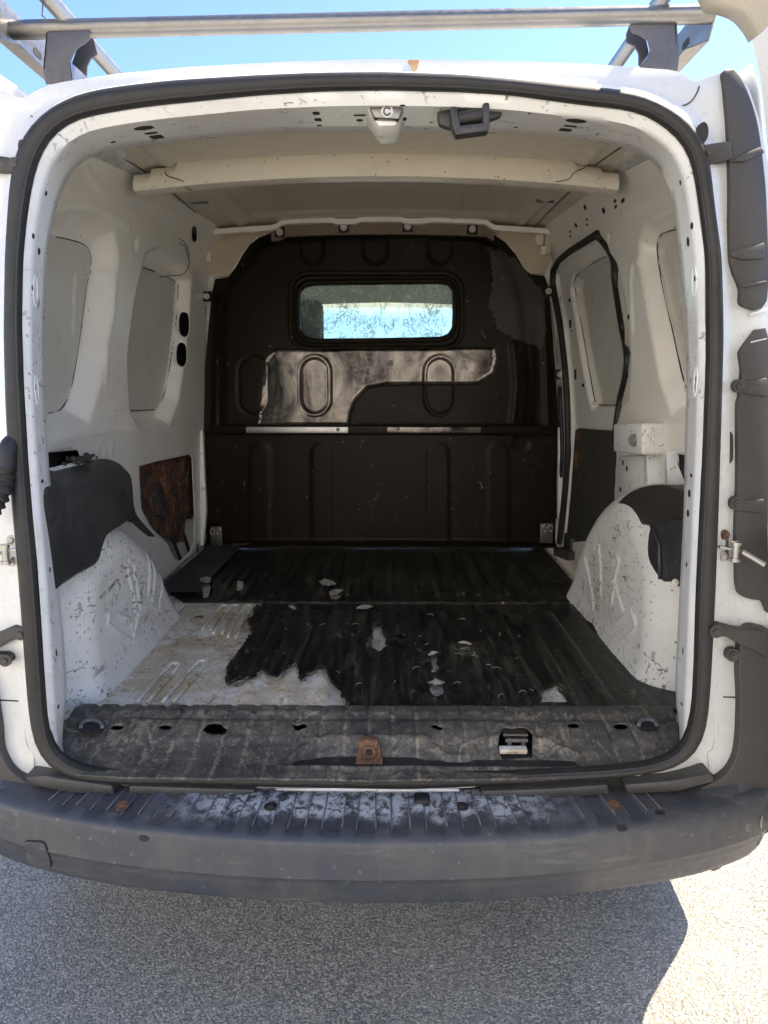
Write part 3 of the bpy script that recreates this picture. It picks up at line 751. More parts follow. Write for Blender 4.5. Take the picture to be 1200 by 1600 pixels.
holesL = [slot(287.5, 507, 8, 20, WS, 24, .8), slot(283.5, 554, 8, 19, WS, 24, .8), slot(303, 366, 4, 12, W0),
          yz(trace([(60,708),(122,703),(126,716),(118,724),(60,742)], W0)),
          yz(trace([(216,729),(240,722),(296,710),(300,716),(303,800),(303,845),(296,862),(281,876),(272,872),(262,850),(237,825),(221,795)], W0))]
bumpL = [(yz(trace([(147,520),(150,440),(152,428),(176,425),(180,432),(176,500),(168,520),(164,600)], W0)), .0060, .007),
         (yz(trace([(80,328),(110,322),(135,322),(165,333),(200,352)], W0)), .005, .012),
         (yz(trace([(77,690),(120,682),(170,672),(230,676),(300,676)], W0)), .004, .008), (yz(trace([(225,480),(222,560),(226,640)], W0)), .0, .006), (yz(trace([(130,262),(160,300),(240,318),(300,340)], W0)), .004, .010), (yz(trace([(175,690),(172,712)], W0)), .003, .006),
         (yz(trace([(152,722),(152,700),(156,694),(162,697),(163,720)], W0)), .003, .005)]
(vfL, offL) = wall(-1, [(lipA, .055, .05), (lipB, .052, .030)], holesL, bumpL, None, dimples=[(hit(210,384,W0).y, hit(210,384,W0).z, .02, .006), (hit(303,405,W0).y, hit(303,405,W0).z, .015, .004)])
wallL = part('inner_side_panel', (vfL[0], [f[::-1] for f in vfL[1]]), M['int'], van, 180); solidify(wallL, .0015)
R4 = WALL(1, .03); R0 = WALL(1, 0)
doorseal_pix = [(876,849),(881,805),(888,735),(890,690),(886,600),(878,515),(866,460),(860,432),(866,420),(927,369),(938,368),(948,380),(956,405),(965,437),(976,512),(984,552),(982,587),(972,630),(964,665),(963,712),(958,800),(940,846)]
doorpoly = yz(trace(doorseal_pix, R0))
lipBr = yz(trace([(895,452),(900,432),(925,412),(955,405),(972,440),(980,520),(980,590),(968,630),(928,638),(920,600),(908,530)], R4))
lipAr = yz(trace([(1120,330),(1060,345),(1030,360),(1018,380),(1018,410),(1034,500),(1052,590),(1070,640),(1120,660),(1130,400)], R4))
holesR = [yz(trace([(1050,708),(1054,708),(1075,712),(1080,760),(1068,752),(1058,728)], R0)), yz(trace([(1012,682),(1016,684),(1017,755),(1011,755)], R0))]
bumpR = [(yz(trace([(988,520),(985,440),(988,410),(1020,408),(1024,430),(1040,520),(1048,580)], R0)), .0055, .008),
         (yz(trace([(975,335),(1000,318),(1030,308),(1070,306)], R0)), .005, .012)]
(vfR, offR) = wall(1, [(lipAr, .055, .05), (lipBr, .04, .03)], holesR, bumpR, None, dimples=[(hit(953,372,R0).y, hit(953,372,R0).z, .02, .006)], door=doorpoly)
wallR = part('inner_side_panel', vfR, M['int'], van, 180); solidify(wallR, .0015, 1)
TL = bvh(wallL); TR = bvh(wallR)
def on(tree, pix, lift=.002):
    R = []
    for u, v in pix:
        h = drop(tree, u, v)
        if h: R.append(h[0]+h[1]*lift)
    return R
# window blanks: outline seams
for nm, tree, pix, par in (('window_blank_seam', TL, [(181,641),(240,640),(251,628),(258,610),(267,560),(275,500),(278,450),(274,441),(262,434),(240,424),(208,412)], wallL),
                      ('window_blank_seam', TL, [(74,646),(92,642),(104,625),(112,600),(122,540),(134,450),(141,410),(138,392),(128,381),(105,374),(86,370)], wallL),
                      ('window_blank_seam', TR, [(1075,612),(1066,585),(1052,520),(1036,450),(1028,400),(1028,380),(1034,366),(1048,360),(1066,356)], wallR),
                      ('window_blank_seam', TR, [(968,633),(936,633),(930,627),(922,585),(911,520),(900,458),(898,440),(903,428),(925,412),(948,401)], wallR)):
    P = catmull(on(tree, pix, .001), 6); part(nm, tube(P, .0020, 6), M['sealant'], par, 180)
P = catmull(on(TR, [(1035,432),(1042,470),(1050,500),(1060,538)], .003), 6); part('chipped_seam_edge', tube(P, .0025, 6), M['ext'], wallR, 180)
for nm, s_, pix, dep in (('window_blank', -1, [(181,641),(240,640),(251,628),(258,610),(267,560),(275,500),(278,450),(274,441),(262,434),(240,424),(208,412),(196,480),(184,560)], .048),
        ('window_blank', -1, [(66,646),(92,642),(104,625),(112,600),(122,540),(134,450),(141,410),(138,392),(128,381),(105,374),(60,366),(55,500)], .051),
        ('window_blank', 1, [(1085,612),(1070,590),(1052,520),(1036,450),(1028,400),(1028,380),(1034,366),(1048,360),(1090,352),(1100,500)], .051),
        ('window_blank', 1, [(975,633),(936,633),(930,627),(922,585),(911,520),(900,458),(898,440),(903,428),(925,412),(950,401),(970,430),(985,540),(985,600)], .058)):
    P = catmull(on(TL if s_ < 0 else TR, pix, 0), 4, True); P2 = yz(P)
    offn = offL if s_ < 0 else offR
    if s_ > 0:
        o = part(nm, field(P2, [], .010, lambda A, B: (XC+(wz_arr(B)+offn(A, B)-.0025), A, B)), M['blank'], wallR, 180); continue
    vv, ff = field(P2, [], .0045, lambda A, B: (A, B, offn(A, B))); vv = np.asarray(vv)
    ff = [f for f in ff if min(vv[i][2] for i in f) > dep-.012]
    V3 = [(XC+s_*(wz(b)+c-.0022), a, b) for a, b, c in vv]; used = sorted({i for f in ff for i in f}); mp = {o_: n_ for n_, o_ in enumerate(used)}
    o = part(nm, ([V3[i] for i in used], [tuple(mp[i] for i in (f[::-1] if s_ < 0 else f)) for f in ff]), M['blank'], wallL if s_ < 0 else wallR, 180)
    continue
    o = part(nm, field(P2, [], .012, lambda A, B: (XC+s_*(wz_arr(B)+offn(A, B)-.0022), A, B), s_ < 0), M['blank'], wallL if s_ < 0 else wallR, 180)
# sliding door seal
P = catmull(on(TR, doorseal_pix[:-4]+[(964,690)], .006), 4); part('sliding_door_seal', tube(P, .0125, 10), M['seal'], van, 180, label='black rubber seal round the sliding side door')
P = catmull(on(TR, [(x-9, y+4) for x, y in doorseal_pix[:8]], .006), 4); part('sliding_door_seal', tube(P, .009, 10), M['seal'], van, 180)
# small panel lines and wires
def wire(tree, pix, r, mat, par, name='thin_wire', lift=.004):
    P = on(tree, pix, lift)
    if len(P) > 1: return part(name, tube(catmull(P, 6), r, 6), mat, par, 180)
wire(TL, [(279,372),(287,379),(293,392),(293,402),(287,385),(279,380)], .0014, M['wire'], van)
wire(TL, [(293,400),(294,412),(290,422),(282,428),(262,431),(249,433)], .0016, M['wire'], van)
# dark board of rusty ply behind the left opening
LB = WALL(-1, .035)
rb = yz(trace([(214,726),(300,706),(308,800),(300,808),(290,812),(285,846),(270,848),(258,840),(248,833),(240,822),(220,795)], LB))
hb = yz(trace([(234,755),(252,752),(258,775),(262,800),(254,806),(243,805),(240,785)], LB))
ji = jag([(a, b, 0) for a, b in rb], .004, seed=5); jh = jag([(a, b, 0) for a, b in hb], .006, seed=8)
o = part('rusted_backing_board', field(ji, [jh], .008, lambda A, B: (XC-(wz_arr(B)+.035+.002*np.sin(A*60)), A, B), True), M['rboard'], van, 180, label='rusted flaking board in the left side opening'); solidify(o, .004, 0)
for a, b in (((262,820),(282,874)), ((275,800),(296,862))):
    pa, pb = hit(*a, WALL(-1, .07)), hit(*b, WALL(-1, .07)); part('inner_brace', tube([pa, pb], .008, 6), M['plastic'], van)
for pix in ([(280,484),(302,484),(300,580),(272,580)], [(298,350),(308,350),(308,382),(298,382)], [(50,700),(135,700),(135,745),(50,750)]):
    part('opening_shade_backing', prism([hit(u, v, WALL(-1, .064)) for u, v in pix], (-.02, 0, 0), 0), M['trim'], van, 0)  # dark backing added so the openings look shaded inside
part('rust_patch', join(disc(*(lambda h: (h[0], h[1]))(drop(TL, 308, 856)), .014, .022, .004, 9)), M['rust'], van, 60)
# ---------------- ceiling
def cz(X, Y):
    x = X-XC; z = 1.86+.045*(Y-2)+.03*(1-(x/.65)**2)
    z = z-.010*np.exp(-((np.abs(x)-.55)/.012)**2)*ss((Y-1.6)/.1)
    z = z+.012*ss((.50-np.abs(x))/.03)*ss((Y-2.15)/.05)*ss((2.85-Y)/.05)
    z = z-.004*np.exp(-((np.abs(x-.28)-.0)/.010)**2)*ss((Y-2.2)/.05)
    return z
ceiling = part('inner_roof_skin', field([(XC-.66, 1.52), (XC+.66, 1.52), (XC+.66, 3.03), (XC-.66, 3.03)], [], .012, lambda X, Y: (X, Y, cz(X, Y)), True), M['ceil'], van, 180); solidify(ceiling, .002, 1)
TC = bvh(ceiling)
for s_, pts in ((-1, [(182,238),(232,270),(262,292)]), (-1, [(270,300),(305,330),(345,362)]), (1, [(970,228),(930,256)]), (1, [(890,298),(862,325),(832,356)])):
    P = on(TC, pts, .004)
    if len(P) > 1: part('roof_seam_sealer', tube(catmull(P, 5), .0016, 6), M['sealant'], ceiling, 180)
# crossbeam
BY = 2.02
def beamrow(x):
    c = .034*(1-(x/.63)**2); e = ss((.63-abs(x))/.012); z1 = 1.868+c; z0 = 1.80+c; w = .05
    st = 1 if abs(x) < .53 else (.78 if abs(x) < .60 else .62)
    zt = z0+(z1-z0)*st
    return [Vector((XC+x, BY+.07, zt+.004)), Vector((XC+x, BY+.01, zt+.002)), Vector((XC+x, BY, zt-.004)), Vector((XC+x, BY-.012, (zt+z0)/2)), Vector((XC+x, BY-.012, z0+.006)), Vector((XC+x, BY-.006, z0-.001)), Vector((XC+x, BY+.03, z0-.004)), Vector((XC+x, BY+.07, z0+.004))]
xs = sorted(set([-.645, -.64, -.612, -.605, -.60, -.598, -.535, -.525, .525, .535, .598, .605, .612, .64, .645]+list(np.linspace(-.52, .52, 40))))
beam = part('roof_crossbeam', loft([beamrow(x) for x in xs], flip=True), M['beam'], van, 40)
TB = bvh(beam)
for pix in ([(258,268),(262,275),(285,283),(290,292),(300,297)], [(925,252),(915,262),(897,270),(888,280),(868,284)]):
    P = on(TB, pix, .001)
    if len(P) > 1: part('beam_seam', tube(catmull(P, 5), .0012, 5), M['sealant'], beam, 180)
# dark gap above the beam
part('beam_gap', tube([Vector((XC+x, BY+.012, 1.862+.028*(1-(x/.63)**2))) for x in np.linspace(-.50, .50, 24)], .004, 6), M['sealant'], beam, 180)

# ---------------- bulkhead
YB = 3.0
def xz(P): return [(p.x, p.z) for p in P]
B0 = PY(YB)
up_out = xz(trace([(310,676),(318,600),(325,520),(331,460),(336,436),(357,433),(368,418),(380,397),(391,382),(405,371),(425,364),(520,357),(640,355),(740,358),(768,364),(790,379),(805,397),(818,419),(829,429),(850,431),(857,450),(866,560),(874,676)], B0))
win = xz(trace([(470,470),(471,458),(478,450),(490,447),(590,445),(690,444),(701,448),(706,457),(707,490),(706,512),(700,522),(688,527),(590,529),(490,530),(478,526),(471,516)], B0))
def rrect(u0, v0, u1, v1, r, k=5):
    P = []
    for cx, cy, a0 in ((u1-r, v0+r, -90), (u1-r, v1-r, 0), (u0+r, v1-r, 90), (u0+r, v0+r, 180)):
        for j in range(k+1):
            a = math.radians(a0+90*j/k); P.append((cx+r*math.cos(a), cy+r*math.sin(a)))
    return P
wring = xz(trace(rrect(458,431,718,543,26), B0))
ovs = [xz(trace(rrect(a, 557, b, 648, 24), B0)) for a, b in ((375,420),(469,516),(664,710))]
cups = [xz(trace(rrect(a, 340, b, 417, 20), B0)) for a, b in ((469,509),(566,608),(667,708))]
body_in = xz(trace([(352,668),(350,600),(352,500),(362,450),(395,410),(410,385),(500,372),(640,368),(745,373),(780,400),(800,440),(815,520),(822,600),(818,668)], B0))
# raised pressed field with a recess for the polished band
band = xz(trace([(405,662),(412,600),(418,560),(430,547),(560,545),(772,544),(775,560),(768,585),(745,600),(600,601),(575,606),(556,625),(548,645),(546,662)], B0))
folds = [xz(trace(l, B0)) for l in ([(800,540),(806,600),(800,660)], [(826,520),(832,590),(828,665)], [(846,480),(853,560),(856,668)], [(345,470),(340,560),(338,668)])]
def bulk_y(X, Z):
    o = -.030*ss((.03-sdf(X, Z, body_in))/.05)
    o = o+.006*ss((.002-sdf(X, Z, band))/.006)
    d = sdf(X, Z, wring); o = o+.010*ss((.004-d)/.010)-.006*np.exp(-((d-.004)/.006)**2)
    dw = sdf(X, Z, win); o = o-.012*ss((.020-dw)/.008)+.02*ss((.006-dw)/.006)
    for q in ovs: d = sdf(X, Z, q); o = o+.006*np.exp(-(d/.0055)**2)
    for q in cups: d = sdf(X, Z, q); o = o+.008*ss((-d)/.010)
    for q in folds: d = nearest(X, Z, q, False)[0]; o = o-.009*np.exp(-(d/.014)**2)
    o = o+.004*np.sin(X*6+1)*np.sin(Z*5)
    return YB+o
bulk = part('bulkhead_panel', field(up_out, [win], .0065, lambda X, Z: (X, bulk_y(X, Z), Z), False), M['bulk'], van, 180); solidify(bulk, .004, 0)
# polished band, a skin in the recess
o = part('polished_bulkhead_band', field(band, [], .007, lambda X, Z: (X, bulk_y(X, Z)-.006, Z)), M['gloss'], van, 180, label='shiny scuffed reflective band below the bulkhead window')
# paler, rougher patch on the right of the bulkhead
dust = xz(trace([(760,385),(800,400),(830,436),(850,460),(852,520),(845,545),(815,535),(775,515),(762,480),(768,430)], B0))
dust = jag([(a, b, 0) for a, b in dust], .015, seed=4)
part('pale_bulkhead_patch', field(dust, [], .0085, lambda X, Z: (X, bulk_y(X, Z)-.005, Z)), M['bulkpale'], van, 180)
gl = part('bulkhead_window', field(xz(trace(rrect(462,437,714,537,18), B0)), [], .03, lambda X, Z: (X, X*0+YB+.016, Z)), M['glassd'], van, 180, label='small smeared rear cab window'); solidify(gl, .004)
# lower bulkhead
lo_out = xz(trace([(316,676),(872,676),(868,853),(322,853)], B0))
ribs = [xz(trace(rrect(a, 690, b, 900, (b-a)/2-1, 6), B0)) for a, b in ((388,424),(484,520),(664,704),(760,798))]
ring = xz(trace(rrect(800,680,830,706,13), B0))
def low_y(X, Z):
    o = -.012*ss((Z-1.085)/.008)-.03*ss((Z-1.098)/.008)
    for q in ribs: d = sdf(X, Z, q); o = o-.005*ss(-d/.014)
    d = sdf(X, Z, ring); o = o+.006*ss(-d/.01)
    o = o-.05*ss((.625-Z)/.03)
    return YB+.012+o
low = part('bulkhead_panel', field(lo_out, [], .008, lambda X, Z: (X, low_y(X, Z), Z)), M['bulk'], van, 180); solidify(low, .004, 0)
# shiny ledge between the two
zl0, zl1 = hit(600,677,PY(YB-.045)).z, hit(600,667,PY(YB-.045)).z
for (u0, u1, m) in ((384,544,'steel'), (604,752,'gloss')):
    x0, x1 = hit(u0,670,PY(YB-.045)).x, hit(u1,670,PY(YB-.045)).x
    part('polished_ledge', box(((x0+x1)/2, YB-.038, (zl0+zl1)/2), (x1-x0, .012, zl1-zl0), .004), M[m], van)
part('bulkhead_ledge', box((XC, YB-.030, (zl0+zl1)/2), (1.44, .014, (zl1-zl0)*1.25), .005), M['bulk'], van)
# top mounting strip with bolts
rowsT = []
for u in np.linspace(424, 772, 30):
    v = 346+((u-600)/170)**2*4.0+(6 if (u < 440 or u > 760) else 0)
    a = hit(u, v, PY(YB-.042)); b = hit(u, v+20, PY(YB-.042)); rowsT.append([a+Vector((0, .02, 0)), a, b, b+Vector((0, .03, 0))])
part('bulkhead_mounting_strip', loft(rowsT), m_metal('brown strip', (.16, .125, .095), .4, .3), van, 40)
rows2 = []
for u in np.linspace(330, 868, 70):
    v = 344+((u-600)/170)**2*4.4
    if u < 440 or u > 765: v += 9*ss((abs(u-600)-155)/20)
    notch = 5*(ss((22-abs(u-540))/6)+ss((22-abs(u-647))/6)); v += notch*.6
    a = hit(u, v-6, PY(YB-.075)); b = hit(u, v+2, PY(YB-.075)); rowsT = [a+Vector((0, .06, .01)), a, b, b+Vector((0, .03, 0))]; rows2.append(rowsT)
part('roof_bow_flange', loft(rows2), M['int'], van, 40)
def bolt(u, v, f, r=.011, mat='steel', par=van, plate=True, n=Vector((0, -1, 0)), name='mounting_bolt'):
    p = hit(u, v, f) if callable(f) else f; L = []
    L.append(cyl(p, p+n*.004, r*1.25, 18)); L.append(cyl(p+n*.004, p+n*.006, r, 16, r2=r*.9)); L.append(cyl(p+n*.005, p+n*.010, r*.55, 6))
    b = part(name, join(*L), M[mat], par, 30)
    if plate: part('bolt_plate', box(p+n*-.002, (.040, .008, .040), .003), M['bulk'], b)
    return b
for u, v in ((437,363),(537,355),(637,354),(738,358)): bolt(u, v, PY(YB-.048))
for u, v in ((323,463),(308,592),(307,665),(857,455),(875,585),(879,664)): bolt(u, v, PY(YB-.040), .010)
for u, v in ((569,568),(610,567)): bolt(u, v, PY(YB-.046), .010, 'dsteel', plate=False)
for u, v in ((528,671),(622,670)): bolt(u, v, PY(YB-.050), .006, 'dsteel', plate=False, name='ledge_bolt')
# brown strips beside the bulkhead
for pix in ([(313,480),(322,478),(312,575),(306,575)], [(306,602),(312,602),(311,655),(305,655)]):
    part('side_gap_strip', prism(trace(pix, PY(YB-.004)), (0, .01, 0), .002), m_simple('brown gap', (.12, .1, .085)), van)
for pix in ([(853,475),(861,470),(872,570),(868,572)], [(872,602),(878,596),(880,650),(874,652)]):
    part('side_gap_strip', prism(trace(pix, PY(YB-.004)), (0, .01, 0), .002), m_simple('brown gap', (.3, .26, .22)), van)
for pix in ([(304,675),(316,672),(322,800),(318,852),(312,852),(308,760)], [(873,668),(880,666),(882,720),(877,790),(872,815)]):
    part('pillar_flange', prism(trace(pix, PY(YB-.055)), (0, .03, 0), .003), M['jamb'], van)
# B pillar corner brackets with rolled edges at the top
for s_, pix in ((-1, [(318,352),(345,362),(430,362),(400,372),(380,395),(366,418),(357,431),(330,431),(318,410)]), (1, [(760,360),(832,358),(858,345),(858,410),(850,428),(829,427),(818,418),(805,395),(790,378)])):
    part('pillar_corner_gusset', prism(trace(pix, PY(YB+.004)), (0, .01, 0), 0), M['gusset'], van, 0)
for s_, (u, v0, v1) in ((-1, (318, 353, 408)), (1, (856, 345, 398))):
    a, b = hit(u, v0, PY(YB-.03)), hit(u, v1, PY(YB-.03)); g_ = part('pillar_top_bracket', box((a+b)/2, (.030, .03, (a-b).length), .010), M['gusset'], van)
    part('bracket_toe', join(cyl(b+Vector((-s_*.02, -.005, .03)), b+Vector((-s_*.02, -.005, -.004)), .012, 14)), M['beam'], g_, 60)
    c = hit(331 if s_ < 0 else 843, 374, PY(YB)); part('pillar_dimple', disc(c, Vector((0, -1, 0)), .018, .024, .006, 16), M['beam'], van, 60)
# latch plates at the foot of the bulkhead
for (u, v, w_) in ((338, 838, .05), (854, 833, .055)):
    p = hit(u, v, PY(YB-.07)); o = part('floor_hinge_plate', box(p, (w_, .006, .085), .003), M['dsteel'], van)
    for dx in (-.013, .013):
        part('plate_hook', tube([p+Vector((dx+.009*math.cos(q), -.008, .022+.014*math.sin(q))) for q in np.linspace(0, 6.0, 14)], .0035, 7), M['steel'], o, 180)
p = fp(368, 852, .61); part('loose_ring_clip', join(tube([p+Vector((.016*math.cos(q), .012*math.sin(q), .004)) for q in np.linspace(0, 6.2, 18)], .0025, 6), tube([p+Vector((.014, 0, .004)), p+Vector((.06, .01, .006))], .0025, 6)), M['dsteel'], van, 180)

# ---------------- wheel arches
def arch(s_, prof, ynear, xin, name):
    """pressed housing: prof = top outline (y,z); near end turns outward"""
    py = [p[0] for p in prof]; pz = [p[1] for p in prof]
    sm = [(p.x, p.y) for p in catmull([(a, b, 0) for a, b in prof], 6)]; full = [(py[0], .30)]+sm+[(py[-1], .30)]
    a0, a1 = min(py)-.06, max(py)+.06
    def fn(A, B):
        d = -sdf(A, B, full); b = np.sqrt(np.clip(1-(1-np.clip((d+.004)/.115, 0, 1))**2.2, 0, 1))
        low_ = ss((.66-B)/.10)*.02
        o = .80-(.80-xin)*b-low_*b+.010*np.sin(A*13)*.2
        for line, h, w_ in beads: dd = nearest(A, B, line, False)[0]; o = o-h*np.exp(-(dd/w_)**2)
        return XC+s_*o, A, B
    return field([(a0, .575), (a1, .575), (a1, max(pz)+.08), (a0, max(pz)+.08)], [], .0052, fn, s_ < 0)
AL = PX(XC-.618)
def beadpix(L, f): return (yz(trace(L, f)), .0055, .0045)
beads = [beadpix([(197,885),(200,877),(206,880),(212,920),(217,958),(211,958),(205,930),(197,885)], AL), beadpix([(229,935),(232,870),(236,854),(240,860),(241,900),(235,940)], AL),
         beadpix([(246,955),(252,920),(257,890),(262,890),(262,905)], AL), beadpix([(205,1003),(185,990),(168,975),(168,962),(180,958),(200,968),(204,978)], AL), beadpix([(205,1003),(212,965),(232,945),(247,957)], AL)]
profL = [(1.42, .84), (1.47, .905), (1.55, .95), (1.66, .985), (1.78, .965), (1.90, .90), (2.0, .82), (2.09, .73), (2.15, .64), (2.17, .58)]
archL = part('wheel_arch', arch(-1, profL, 1.45, .615, ''), M['arch'], van, 180)
AR = PX(XC+.645)
beads = [beadpix([(930,952),(927,925),(922,900),(918,880),(916,872)], AR), beadpix([(942,930),(941,880),(938,855),(933,846),(930,856)], AR), beadpix([(960,945),(966,900),(972,875),(967,868),(960,880)], AR),
         beadpix([(978,955),(968,920),(963,905)], AR), beadpix([(966,975),(984,958),(990,955),(997,975),(990,990),(974,1003)], AR)]
profR = [(1.52, .74), (1.55, .90), (1.62, .97), (1.75, 1.03), (1.9, 1.03), (2.05, .98), (2.17, .90), (2.27, .79), (2.34, .68), (2.38, .58)]
archR = part('wheel_arch', arch(1, profR, 1.6, .640, ''), M['arch'], van, 180)
# plastic covers over the arches
def cover(pix, f, d, mat, name, bev=.018, **k):
    P = trace(pix, f); P = catmull(P, 4, True); return part(name, prism(P, d, bev, 3), mat, van, 40, **k)
def cover3(loops, planes, mat, name, **k):
    L = [catmull([hit(u, v, PX(x)) for u, v in pix], 5, True) for pix, x in zip(loops, planes)]
    c = sum(L[0], Vector())/len(L[0]); n = len(L[0]); inn = [p.lerp(c, .06)+Vector((.004, 0, 0)) for p in L[0]]
    V, Fc = loft([inn]+L, True); Fc.append(tuple(range(n))); return part(name, (V, Fc), mat, van, 50, **k)
lowe = [(207,800),(206,807),(185,822),(166,836),(157,858),(149,880),(120,897),(94,914),(60,930)]
cover3([[(60,776),(95,768),(132,763),(164,758),(184,761),(197,770),(204,784)]+lowe,
        [(60,768),(95,760),(132,754),(166,749),(188,753),(200,762),(207,778)]+[(u+1, v) for u, v in lowe],
        [(60,740),(84,734),(128,724),(158,718),(181,723),(196,735),(205,752)]+[(u+2, v) for u, v in lowe],
        [(60,738),(84,732),(128,722),(158,716),(181,721),(196,733),(206,750)]+[(u+2, v) for u, v in lowe]],
       [XC-.607, XC-.618, XC-.69, XC-.775], M['plastic'], 'arch_cover', label='black plastic cover over the left wheel arch')
cover([(196,745),(205,760),(212,800),(228,822),(243,838),(236,834),(218,818),(206,808)], PX(XC-.68), (-.02, 0, 0), M['plastic'], 'arch_cover', .006)
part('shelf_edge', tube(trace([(60,738),(80,735),(125,724)], PX(XC-.69)), .006, 8), M['jamb'], van)
cover([(942,845),(946,820),(958,795),(978,773),(1002,761),(1030,757),(1052,762),(1075,775),(1095,800),(1095,850),(1060,850),(1025,826),(1000,819),(978,822),(958,832)], PX(XC+.655), (.13, 0, 0), m_plc if False else mat_plastic('brown black plastic', (.038, .033, .028), .45, .2), 'arch_cover', label='dark domed plastic cover over the right wheel arch')
cover([(1016,822),(1030,820),(1075,818),(1085,916),(1055,915),(1046,908),(1032,906),(1012,870)], PX(XC+.612), (.10, 0, 0), M['plastic'], 'storage_box', .004)
part('storage_box_edge', tube(trace([(1018,822),(1030,850),(1031,905)], PX(XC+.608)), .004, 8), M['plastic'], van, 180)
bolt(1056, 909, PX(XC+.60), .005, 'steel', plate=False, n=Vector((-.6, -.8, 0)).normalized(), name='storage_box_bolt')
# moss on the ledge
mo = []
p0 = hit(128, 718, PX(XC-.68))
for i in range(60):
    p = p0+Vector((random.gauss(0, .008), random.gauss(0, .028), random.gauss(0, .003))); bm = bmesh.new(); bmesh.ops.create_icosphere(bm, subdivisions=1, radius=random.uniform(.003, .008)); bmesh.ops.translate(bm, vec=p, verts=bm.verts[:]); mo.append(from_bm(bm))
tag(part('dry_moss_clump', join(*mo), M['moss'], None, 180, kind='stuff'), 'dry moss clump on top of the left arch cover', 'moss')

# ---------------- right side: board on sliding door, striker box
bp = yz(trace([(896,672),(902,669),(962,674),(970,690),(962,845),(890,852),(882,850),(890,760)], R0))
o = part('sliding_door_board', field(bp, [], .01, lambda A, B: (XC+(wz_arr(B)+.010), A, B)), M['dboard'], van, 180, label='dark worn board on the lower sliding door'); solidify(o, .006, 0)
P = trace([(957,661),(960,659),(1000,659),(1001,712),(962,707),(957,700)], PX(XC+.655)); P = [hit(u, v, WALL(1, -.055)) for u, v in [(958,662),(1003,661),(1003,711),(958,706)]]
sb = part('sliding_door_striker_box', prism(P, (.06, 0, 0), .008, 3), M['jamb'], van, 40)
p = hit(991, 688, WALL(1, -.058)); nb = Vector((-.8, -.6, 0)).normalized()
for r, h in ((.017, .003), (.012, .006), (.007, .010)): part('striker_nut', cyl(p, p+nb*h, r, 20), M['steel'], sb, 40)
pts = [hit(u, v, WALL(1, -.01)) for u, v in ((964,712),(1008,712),(1008,790),(962,790))]
part('rear_door_pillar_foot', prism(pts, (.02, 0, 0), .004), M['jamb'], van)
for pix in ([(1006,668),(1010,668),(1012,760),(1006,760)], [(1038,704),(1042,704),(1044,758),(1039,758)]):
    part('pillar_rib', prism([hit(u, v, WALL(1, -.02)) for u, v in pix], (.03, 0, 0), .003), M['jamb'], van)
for (u, v) in ((973,723),(979,732),(969,765)): part('pillar_hole', disc(hit(u, v, WALL(1, -.012)), Vector((-1, 0, 0)), .006, .008, .0015), M['dark'], van, 0)
# runner foot by the bulkhead on the right
p = hit(898, 868, PZ(.60)); part('door_runner_foot', join(box(p+Vector((.0, 0, .05)), (.07, .12, .07), .008), box(p+Vector((-.05, -.05, .02)), (.05, .10, .035), .006, Matrix.Rotation(.4, 3, 'Z'))), M['plastic'], van)

# ---------------- sill cover
def zs(y): return .608-.034*float(ss((1.37-y)/.13))
SILL = lambda P: P.z-zs(P.y)
sill_pix = [(118,1104),(150,1103),(400,1103),(415,1103),(600,1103),(800,1103),(1046,1103),(1062,1135),(1079,1160),(1074,1178),(1052,1200),(940,1211),(800,1217),(640,1219),(500,1218),(300,1216),(200,1215),(125,1211),(90,1193),(78,1166),(98,1136)]
S_out = [(p.x, p.y) for p in trace(sill_pix, SILL)]
def sp(L): return [(p.x, p.y) for p in trace(L, SILL)]
s_holes = [sp([(u+ru*math.cos(q), v+rv*math.sin(q)) for q in np.linspace(0, 2*math.pi, 15)[:-1]]) for u, v, ru, rv in ((183,1140,11,4),(259,1139,10,4),(336,1141,19,9),(469,1136,11,5),(683,1138,9,4),(896,1137,10,4),(970,1137,12,5))]
s_holes.append(sp([(785,1140),(800,1138),(822,1140),(832,1150),(832,1175),(785,1180),(778,1160)]))
ringL = sp([(143+24*math.cos(q), 1133+12*math.sin(q)) for q in np.linspace(0, 2*math.pi, 19)[:-1]])
ringR = sp([(1010+19*math.cos(q), 1130+10*math.sin(q)) for q in np.linspace(0, 2*math.pi, 19)[:-1]])
hump = sp([(440,1198),(468,1172),(492,1157),(520,1153),(660,1155),(680,1168),(700,1182),(730,1182),(745,1160),(775,1153),(850,1158),(905,1180),(910,1200)])
lowr = sp([(455,1199),(480,1178),(505,1166),(550,1164),(650,1166),(672,1180),(700,1190),(720,1200)])
def sill_z(X, Y):
    z = .608-.034*ss((1.37-Y)/.13)
    x = X-XC; tr = np.abs(np.sin(x/.0485*math.pi)); row = ss((Y-1.385)/.01)*ss((1.432-Y)/.01)+.8*ss((1.365-Y)/.01)*ss((Y-1.30)/.01)
    z = z+.0050*row*ss((tr-.22)/.30)
    z = z-.004*np.exp(-((Y-1.375)/.006)**2)
    for q in (ringL, ringR):
        d = sdf(X, Y, q); z = z-.018*ss(-d/.008)
    d = sdf(X, Y, hump); z = z+.004*np.exp(-(d/.006)**2)-.010*ss(-d/.006); d = sdf(X, Y, lowr); z = z-.007*ss(-d/.02)
    z = z+.002*noiseA(X*2, Y*2)
    return z
sill = part('sill_cover', field(jag([(a, b, 0) for a, b in S_out], .0015, seed=2), s_holes, .0036, lambda X, Y: (X, Y, sill_z(X, Y))), M['sill'], van, 180, label='muddy black plastic sill cover with worn treads'); solidify(sill, .003, -1)
part('sill_underside', box((XC, 1.34, .54), (1.18, .22, .06), .004), M['dark'], van)
